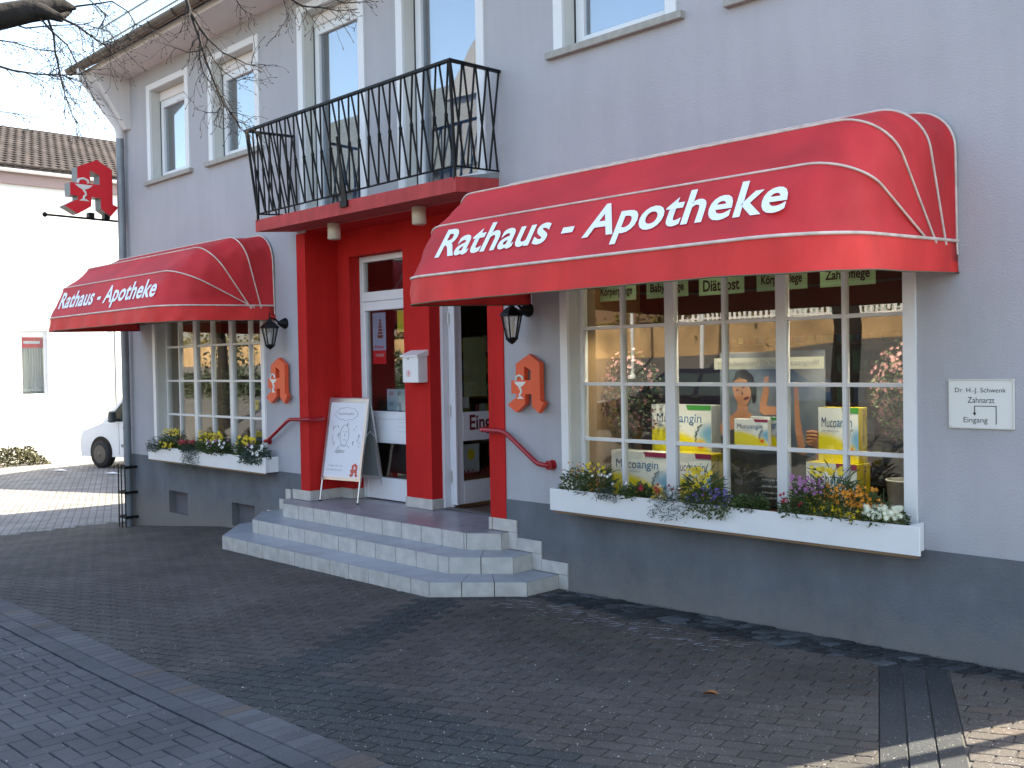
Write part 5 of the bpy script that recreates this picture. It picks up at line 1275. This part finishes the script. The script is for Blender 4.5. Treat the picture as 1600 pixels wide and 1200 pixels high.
for a, b, c, d in ((2.72, 2.78, 1.2, 2.89), (3.32, 3.40, 1.2, 2.89), (2.78, 3.32, 1.2, 1.27), (2.78, 3.32, 2.80, 2.89)): m.box(NX-.12, NX-.06, a, b, c, d)
wn = m.build('window', 'white', nb)
m = M(); m.box(NX-.10, NX-.095, 2.78, 3.32, 1.27, 2.80); m.build('pane', 'glass', wn)
m = M()
for k in range(9): m.box(NX-.20, NX-.19, 2.76+k*.065, 2.76+k*.065+.058, 1.27, 2.6)
m.build('blind', mat('grey_blind', (.30, .31, .30), .7), wn)
m = M(); m.box(NX-.16, NX-.14, 2.75, 3.36, 2.45, 2.72); m.build('red_sign_strip', 'signred', wn)
m = M(); m.box(NX-.135, NX-.13, 2.85, 3.25, 2.55, 2.62); m.build('sign_lettering', 'paper', wn)
m = M(); m.tube([(NX+.05, 5.12, 4.2), (NX+.05, 5.12, .5)], .025, 6); m.build('wall_pipe', 'zinc', nb)
# unseen block behind the house, added to throw the shade on the yard
wg = thing('yard_shade_block', 'plain unseen block added behind the pharmacy house to shade the yard', 'building', (-12, 7.5, -.45))
m = M(); m.prism([(-15.6, 4.55, -.7), (-9.2, 7.6, -.7), (-10.6, 10.5, -.7), (-17, 7.5, -.7)], (0, 0, 6.4)); m.build('wall', 'neigh', wg)
m = M(); m.prism([(-15.8, 4.35, 5.7), (-8.9, 7.55, 5.7), (-10.5, 10.8, 5.7), (-17.3, 7.6, 5.7)], (0, 0, .25)); m.build('roof', 'slate', wg)
# ground cover clump by the white wall
t = thing('low_shrub', 'low spreading green and brown shrub at the foot of the white wall', 'shrub', (-20.9, 2.0, -.45))
m = M()
for k in range(2600):
    y = random.uniform(.6, 3.0); x = random.uniform(-21.35, -20.45); h_ = .42*(1-((x+20.95)/.5)**2)*min(1, (3.05-y)/.3)
    leafquad(m, Vector((x, y, -.45+h_*random.random()**.5)), Vector((random.uniform(-1, 1), random.uniform(-1, 1), random.uniform(0, 1))), .09, .045)
m.build('foliage', mat('shrub_leaf', (.05, .08, .02), .7, var=.5, vscale=3, var2=(.10, .085, .035)), t)
# painted bay line
m = M(); a_, b_ = Vector((-13.25, -.42)), Vector((-12.15, .75)); n_ = Vector((-.73, .68))*.04
m.add([(a_.x-n_.x-2.2, a_.y-n_.y-.9, G(-13, 0)-.001), (b_.x-n_.x, b_.y-n_.y, G(-13, 0)-.001), (b_.x+n_.x, b_.y+n_.y, G(-13, 0)-.001), (a_.x+n_.x-2.2, a_.y+n_.y-.9, G(-13, 0)-.001)], [(0, 1, 2, 3)])
tag(m.build('painted_line', mat('road_paint', (.55, .55, .52), .8)), kind='structure')
for k, (px, py) in enumerate(((-18.6, 2.4), (-16.9, 2.9))):
    m = M(); m.add([(px, py, -.44), (px+.30, py+.05, -.43), (px+.34, py+.22, -.445), (px+.06, py+.18, -.42)], [(0, 1, 2, 3)])
    tag(m.build('paper_scrap', 'paper', loc=(px, py, -.45)), ['crumpled white paper scrap lying on the yard nearer the low shrub', 'crumpled white paper scrap lying on the yard nearer the van'][k], 'litter')

# ------------------------------------------------------------------ vehicles (local: +x forward, then turned)
def vehicle(name, label, cat, loc, ang, paint, prof, roofp, width, wheels, wr, mirror, van=False):
    t = thing(name, label, cat, loc); ca_, sa_ = cos(ang), sin(ang); L0 = Vector(loc)
    Wd = lambda x, y, z: L0+Vector((x*ca_-y*sa_, x*sa_+y*ca_, z))
    hw = width/2
    def xform(m):
        m.v = [tuple(Wd(*v)) for v in m.v]; return m
    # lower body with wheel arches
    m = M(); N = len(prof)
    vs = [(x, -hw, z) for x, z in prof]+[(x, hw, z) for x, z in prof]; ins = .06
    vs = [(x, -hw+(ins if z > .75 else 0)*0, z) for x, z in prof]+[(x, hw, z) for x, z in prof]
    m.add(vs, [list(range(N)), list(range(N, 2*N))[::-1]]+[(i, i+N, (i+1) % N+N, (i+1) % N) for i in range(N)])
    xform(m).build('body', paint, t)
    m = M(); K = len(roofp); tp = .12 if not van else .07
    zlo = roofp[0][1]; zhi = max(z for _, z in roofp)
    ww = lambda z: hw-.03-tp*(z-zlo)/(zhi-zlo)
    vs = [(x, -ww(z), z) for x, z in roofp]+[(x, ww(z), z) for x, z in roofp]
    m.add(vs, [list(range(K)), list(range(K, 2*K))[::-1]]+[(i, i+K, (i+1) % K+K, (i+1) % K) for i in range(K)])
    xform(m).build('cabin', paint, t)
    # side windows and windscreen
    m = M(); xa, xb = roofp[0][0], roofp[-1][0]
    for sg in (-1, 1):
        zl, zh = zlo+.05, zhi-.10
        x1_, x2_ = roofp[1], roofp[-2]
        fx0 = lambda z: lerp(roofp[0][0], x1_[0], (z-zlo)/(x1_[1]-zlo)); fx1 = lambda z: lerp(roofp[-1][0], x2_[0], (z-zlo)/(x2_[1]-zlo))
        q = [(fx0(zl)-.14, zl), (fx0(zh)-.10, zh), (lerp(fx0(zh), fx1(zh), .46), zh), (lerp(fx0(zl), fx1(zl), .44), zl)]
        q2 = [(lerp(fx0(zl), fx1(zl), .48), zl), (lerp(fx0(zh), fx1(zh), .50), zh), (fx1(zh)+.12, zh), (fx1(zl)+.14, zl)]
        for qq in ((q, q2) if not van else (q,)): m.add([(x, sg*(ww(z)+.004), z) for x, z in qq], [(0, 1, 2, 3)])
    a, b = roofp[0], roofp[1]; m.add([(a[0]+.004, -ww(a[1])+.08, a[1]+.03), (a[0]+.004, ww(a[1])-.08, a[1]+.03), (lerp(a[0], b[0], .9)+.01, ww(b[1])-.08, b[1]-.06), (lerp(a[0], b[0], .9)+.01, -ww(b[1])+.08, b[1]-.06)], [(0, 1, 2, 3)])
    xform(m).build('windows', 'carglass', t)
    for wx in wheels:
        for sg in (-1, 1):
            yy = sg*(hw-.09)
            m = M(); m.lathe([(wr+.06, -.01), (wr+.06, .012)], (wx, sg*(hw+.0), wr+.04), 28, 'y'); xform(m).build('wheel_arch', 'black', t)
            m = M(); m.lathe([(wr*.66, -.11), (wr*.93, -.105), (wr, -.08), (wr, .08), (wr*.93, .105), (wr*.66, .11)], (wx, yy+sg*.03, wr), 28, 'y'); w_o = xform(m).build('wheel', 'tyre', t)
            m = M(); m.lathe([(.0, sg*.115), (wr*.18, sg*.12), (wr*.22, sg*.10), (wr*.55, sg*.095), (wr*.66, sg*.117)], (wx, yy+sg*.03, wr), 24, 'y')
            for k in range(10): a = 2*pi*k/10; m.lathe([(.02, sg*.098), (.02, sg*.101)], (wx+cos(a)*wr*.45, yy+sg*.03, wr+sin(a)*wr*.45), 6, 'y')
            xform(m).build('rim', 'rim', w_o)
    for sg in (-1, 1):
        m = M(); mx, mz = mirror; m.bbox(mx-.09, mx+.05, sg*(hw+.13)-.07, sg*(hw+.13)+.09, mz-.10, mz+.16, .03); m.box(mx-.05, mx+.02, min(sg*(hw-.05), sg*(hw+.1)), max(sg*(hw-.05), sg*(hw+.1)), mz-.08, mz-.02); xform(m).build('mirror', 'plastic' if van else paint, t)
        m = M(); m.bbox(prof[0][0]-.32, prof[0][0]+.01, sg*(hw-.32)-.18, sg*(hw-.32)+.18, .62, .80, .02); xform(m).build('headlight', 'alu', t)
        m = M(); m.box(mirror[0]-1.25, mirror[0]-.15, sg*(hw+.008)-.008, sg*(hw+.008)+.008, .50, .57); xform(m).build('side_strip', mat('grey_strip', (.22, .22, .20), .5), t)
        m = M(); m.box(mirror[0]-.07, mirror[0]-.062, sg*(hw+.001)-.002, sg*(hw+.001)+.002, .32, 1.05); m.box(mirror[0]-1.20, mirror[0]-1.192, sg*(hw+.001)-.002, sg*(hw+.001)+.002, .32, 1.05); m.bbox(mirror[0]-1.12, mirror[0]-.98, sg*(hw+.015)-.015, sg*(hw+.015)+.015, .90, .935, .005); xform(m).build('door_handle', 'plastic', t)
    return t
vehicle('van', 'white delivery van parked in the yard, half hidden by the house corner', 'van', (-17.35, 4.65, -.45), radians(196), 'vanw',
        [(2.0, .25), (2.05, .60), (1.95, .85), (1.25, 1.05), (-2.1, 1.05), (-2.12, .3)], [(1.30, 1.04), (.45, 1.78), (-2.0, 1.82), (-2.1, 1.04)], 1.80, (1.28, -1.35), .32, (.72, 1.18), True)
vehicle('parked_car', 'dark blue parked car on the street behind the viewer', 'car', (-5.2, -8.9, .28), radians(180), 'carblue',
        [(2.1, .25), (2.15, .55), (2.0, .75), (1.2, .92), (-1.9, .98), (-2.1, .85), (-2.12, .3)], [(1.15, .90), (.35, 1.42), (-1.1, 1.44), (-1.85, .96)], 1.76, (1.3, -1.3), .31, (.75, 1.0))

# ================================================================== OPPOSITE SIDE (seen in the glass)
m = M(); m.box(-70, -4.5, -16.6, -16.0, 1.2, 2.82)
tag(m.build('retaining_wall', 'sand', loc=(-15, -16.3, 1.6)), 'sunlit sandstone retaining wall across the street', 'wall')
fc = thing('picket_fence', 'white picket fence on top of the retaining wall across the street', 'fence', (-9, -16.3, 2.8))
for k in range(44):
    x_ = -11.2+k*.15; h_ = .42+random.uniform(-.03, .03)
    m = M(); m.prism([(x_, -16.25, 2.80), (x_+.07, -16.25, 2.80), (x_+.07, -16.25, 2.80+h_-.05), (x_+.035, -16.25, 2.80+h_), (x_, -16.25, 2.80+h_-.05)], (0, -.02, 0)); m.build('picket', 'white', fc)
m = M(); m.box(-11.3, -4.6, -16.3, -16.27, 2.9, 2.95); m.box(-11.3, -4.6, -16.3, -16.27, 3.10, 3.14); m.build('fence_rail', 'white', fc)
t = thing('hedge', 'yellowing hedge behind the picket fence across the street', 'hedge', (-10, -18, 2.0))
m = M()
for k in range(14000):
    x_ = random.uniform(-50, 6); y_ = -17+random.gauss(0, .35); z_ = 2.2+random.random()*(1.3+.5*sin(x_*.9)+.3*sin(x_*2.3)); leafquad(m, Vector((x_, y_, z_)), Vector((random.uniform(-1, 1), random.uniform(-1, 1), random.uniform(-.5, 1))), .16, .09)
m.build('foliage', 'hedge', t)
m = M(); m.box(-50, 6, -18, -17.6, 1.5, 3.0)
m.build('hedge_core', mat('hedge_core', (.03, .035, .012), .9), t)
for k, (x_, y_) in enumerate(((-11.2, -14), (-9.0, -14))):
    t = thing('flag_pole', ('left' if k == 0 else 'right')+' one of two white poles across the street', 'pole', (x_, y_, G(x_, y_)), 'white poles across the street')
    m = M(); m.tube([(x_, y_, G(x_, y_)-.1), (x_, y_, G(x_, y_)+6)], .05, 10); m.build('pole', 'steel', t)
    m = M(); m.lathe([(.09, 0), (.09, .1), (.055, .12)], (x_, y_, G(x_, y_)), 12); m.build('collar', 'steel', t)
oh = thing('opposite_house', 'brown house with slate roof across the street to the left', 'house', (-22, -22, 2))
m = M(); m.box(-30, -15, -27, -20, 1.0, 6.5); m.build('wall', mat('brown_render', (.20, .11, .07), .9), oh)
m = M(); m.prism([(-30.5, -19.6, 6.4), (-30.5, -23.5, 9.6), (-30.5, -27.4, 6.4)], (16, 0, 0)); m.build('roof', 'slate', oh)
for x_ in (-28, -25, -22, -19):
    m = M(); m.box(x_, x_+1.1, -20.0, -19.97, 3.2, 4.8); wn = m.build('window', 'white', oh); m = M(); m.box(x_+.1, x_+1.0, -19.969, -19.96, 3.3, 4.7); m.build('pane', 'carglass', wn)
oh = thing('opposite_townhouse', 'tall slate roofed town house with pale walls far across the street', 'house', (-42, -28, 2))
m = M(); m.box(-62, -26, -36, -26, 1.0, 11.5); m.build('wall', mat('pale_render', (.22, .22, .21), .9), oh)
m = M(); m.prism([(-62.5, -25.5, 11.3), (-62.5, -31, 17.5), (-62.5, -36.5, 11.3)], (37, 0, 0)); m.build('roof', 'slate', oh)
m = M(); m.box(-31.5, -29.6, -27.5, -25.6, 1, 14.5); m.prism([(-31.7, -25.4, 14.5), (-30.5, -26.5, 17.6), (-29.4, -25.4, 14.5)], (0, -2.2, 0)); m.build('stair_tower', mat('pale_stone', (.15, .15, .15), .9), oh)
for x_ in range(-60, -33, 4):
    m = M(); m.box(x_, x_+1.3, -26.0, -25.97, 6.5, 8.4); wn = m.build('window', 'white', oh); m = M(); m.box(x_+.1, x_+1.2, -25.969, -25.96, 6.6, 8.3); m.build('pane', 'carglass', wn)

# ================================================================== STREET TREE with branches reaching into view
CO = Vector((5.52398, -6.21189, 1.84269))
def px(u, v, d):   # a point in the world seen along a sight line measured in the photograph, d metres deep
    return CO+(f_+r_*((u-800)/1584.9)-u_*((v-600)/1584.9))*d
tree = thing('street_tree', 'bare street tree whose dark branches hang in at the upper left', 'tree', (-1.02, -6.0, -.1))
m = M(); T0 = Vector((-1.02, -6.0, -.15))
m.tube([T0, T0+Vector((.02, .03, .5)), T0+Vector((-.03, .02, 1.5)), T0+Vector((.04, .05, 2.4)), T0+Vector((.0, .1, 3.0))], [.24, .19, .175, .165, .16], 14); m.build('trunk', 'bark', tree)
lim = M(); tw = M(); bud = M()
top = T0+Vector((0, .1, 2.95))
main = [top, Vector((-.45, -5.6, 3.25)), px(-60, 32, 4.4), px(0, 26, 4.5), px(45, 17, 4.5), px(80, 14, 4.55), px(100, 8, 4.55), px(118, 13, 4.6)]
lim.tube(main, [.15, .10, .066, .056, .050, .044, .030, .008], 10)
lim.tube([px(60, 15, 4.5), px(95, 28, 4.5), px(112, 18, 4.6)], [.035, .02, .004], 8)
def twiglet(p, d, L, r, depth, gr=.0):
    n = 4; pts = [p]; rs = [r]; q = p.copy(); d = d.normalized()
    for k in range(n):
        d = (d+Vector((random.uniform(-.35, .35), random.uniform(-.35, .35), random.uniform(-.35, .3)-gr))).normalized(); q = q+d*L/n; pts.append(q.copy()); rs.append(max(.0009, r*(1-.6*(k+1)/n)))
        if depth > 0 and random.random() < .75: twiglet(q, d+Vector((random.uniform(-1, 1), random.uniform(-1, 1), random.uniform(-.8, .8))), L*random.uniform(.35, .6), rs[-1]*.75, depth-1, gr)
    tw.tube(pts, rs, 4, cap=False)
    if depth == 0: bud.tube([q, q+d*.006, q+d*.013], [.0012, .0024, .0006], 4, cap=False)
def branch(pxs, r0, r1, n_tw, L, depth=1, gr=.05):
    pts = [px(*p) for p in pxs]; K = len(pts); tw.tube(pts, [lerp(r0, r1, i/(K-1)) for i in range(K)], 6, cap=False)
    for k in range(n_tw):
        t = random.uniform(.15, 1)*(K-1); i = min(int(t), K-2); p = pts[i].lerp(pts[i+1], t-i); d = (pts[i+1]-pts[i]).normalized()
        twiglet(p, d+Vector((random.uniform(-1, 1), random.uniform(-1, 1), random.uniform(-1, .6)))*1.1, L*random.uniform(.5, 1.2), r1*random.uniform(.9, 1.3), depth, gr)
# hanging spray over the two small upper windows
branch([(285, -60, 4.7), (290, -5, 4.7), (297, 18, 4.7), (310, 55, 4.7), (322, 95, 4.72), (336, 132, 4.75), (352, 165, 4.8), (372, 190, 4.8), (382, 193, 4.8)], .009, .0022, 22, .16)
branch([(300, 22, 4.7), (312, 42, 4.68), (325, 60, 4.66), (348, 82, 4.62), (366, 90, 4.6), (385, 100, 4.6), (402, 104, 4.6)], .006, .0018, 12, .12)
branch([(312, 45, 4.7), (325, 62, 4.7), (318, 78, 4.72), (295, 82, 4.75), (275, 75, 4.78), (254, 67, 4.8)], .004, .0014, 8, .10)
branch([(314, 65, 4.7), (312, 90, 4.7), (318, 115, 4.7), (332, 132, 4.72), (338, 148, 4.72)], .004, .0014, 8, .11)
branch([(322, 70, 4.7), (335, 95, 4.68), (350, 112, 4.66), (370, 126, 4.65), (392, 120, 4.65)], .0035, .0014, 9, .11)
branch([(338, 140, 4.75), (346, 165, 4.76), (340, 176, 4.78), (325, 176, 4.8), (304, 170, 4.8)], .003, .0012, 7, .09)
branch([(335, 195, 4.8), (350, 202, 4.8), (368, 190, 4.8)], .002, .001, 3, .06)
branch([(370, 0, 4.6), (376, 10, 4.6), (384, 18, 4.6), (398, 24, 4.6)], .004, .0015, 7, .08)
# sprays along the top edge
branch([(420, -30, 4.5), (450, -4, 4.5), (475, 10, 4.5), (505, 12, 4.5), (530, 17, 4.5), (560, 14, 4.5)], .006, .0015, 14, .13)
branch([(440, -10, 4.5), (447, 12, 4.5), (449, 28, 4.5), (440, 42, 4.5)], .003, .0012, 8, .08)
branch([(500, -30, 4.4), (515, -4, 4.4), (540, 5, 4.4), (575, 3, 4.4)], .004, .0014, 9, .10)
# fans in the upper left corner
branch([(75, 30, 4.5), (84, 55, 4.52), (86, 80, 4.55), (94, 115, 4.6), (102, 150, 4.62), (112, 178, 4.65), (122, 192, 4.65)], .006, .0015, 18, .16)
branch([(-20, 98, 4.3), (20, 110, 4.3), (60, 116, 4.35), (100, 117, 4.4), (135, 116, 4.4)], .006, .002, 16, .16)
branch([(95, 28, 4.5), (120, 40, 4.5), (145, 58, 4.5), (162, 70, 4.5), (185, 62, 4.5)], .007, .0016, 18, .17)
branch([(60, 25, 4.5), (80, 48, 4.5), (105, 70, 4.5), (118, 95, 4.5), (140, 140, 4.5), (152, 165, 4.5)], .005, .0013, 16, .15)
branch([(-20, 60, 4.4), (20, 66, 4.4), (60, 78, 4.4), (100, 80, 4.4)], .004, .0014, 14, .14)
branch([(0, 30, 4.5), (40, 44, 4.5), (80, 40, 4.5), (130, 38, 4.5), (170, 48, 4.5)], .005, .0014, 14, .14)
branch([(118, 10, 4.6), (150, 6, 4.6), (175, 2, 4.6), (200, 18, 4.6), (212, 38, 4.6), (232, 44, 4.6)], .005, .0014, 14, .13)
branch([(100, -30, 4.6), (140, 0, 4.6), (165, 22, 4.6), (160, 42, 4.6)], .004, .0014, 12, .12)
branch([(-20, 172, 4.2), (30, 178, 4.2), (55, 183, 4.2), (88, 187, 4.2)], .002, .001, 3, .06)
# crown above and behind the frame
def limb(p, d, L, r, depth):
    pts = [p]; rs = [r]; q = p.copy()
    for k in range(5):
        d = (d+Vector((random.uniform(-.25, .25), random.uniform(-.25, .25), random.uniform(-.1, .25)))).normalized(); q = q+d*L/5; pts.append(q.copy()); rs.append(r*(1-.12*(k+1)))
        if depth > 0 and k > 0: limb(q, d+Vector((random.uniform(-.9, .9), random.uniform(-.9, .9), random.uniform(-.1, .6))), L*random.uniform(.5, .75), rs[-1]*.6, depth-1)
    (lim if r > .02 else tw).tube(pts, rs, 6 if r > .02 else 4, cap=False)
for a in (2.2, 3.2, 4.2, 5.3): limb(top, Vector((cos(a)*.6, sin(a)*.6, 1.1)), 1.7, .09, 3)
lim.build('limbs', 'bark', tree); tw.build('twigs', 'twig', tree); bud.build('buds', 'bud', tree)
copytree(tree, (-23.9, -9.3, -.05), 'bare street tree further left along the street, seen mirrored in the far window')
t = thing('street_hedge', 'dark shrubs along the far side of the street to the left', 'hedge', (-32, -12.5, .4))
m = M()
for k in range(9000):
    x_ = random.uniform(-44, -19); y_ = -12.5+random.gauss(0, .4); z_ = .5+random.random()*(1.1+.9*max(0, sin(x_*.8)+.3*sin(x_*2.1))); leafquad(m, Vector((x_, y_, z_)), Vector((random.uniform(-1, 1), random.uniform(-1, 1), random.uniform(-.3, 1))), .22, .10)
m.build('foliage', mat('dark_shrub', (.035, .055, .03), .8, var=.5, vscale=2), t)
m = M(); m.box(-44, -19, -12.9, -12.6, .3, 1.5); m.build('hedge_core', mat('hedge_core2', (.02, .028, .015), .9), t)
lp = thing('shadow_pole', 'slim unseen pole added beyond the right house corner to cast a shadow line', 'shadow pole', (4.42, .55, 0))  # unseen pole, added to cast the dark line across the sunlit paving
m = M(); m.tube([(4.42, .55, -.1), (4.42, .55, 1.2), (4.42, .55, 5.2)], [.055, .05, .045], 12); m.build('post', 'zinc', lp)
m = M(); m.lathe([(.05, 0), (.2, .1), (.22, .35), (.1, .45), (.0, .47)], (4.42, .55, 5.2), 16); m.build('pole_head', 'plastic', lp)
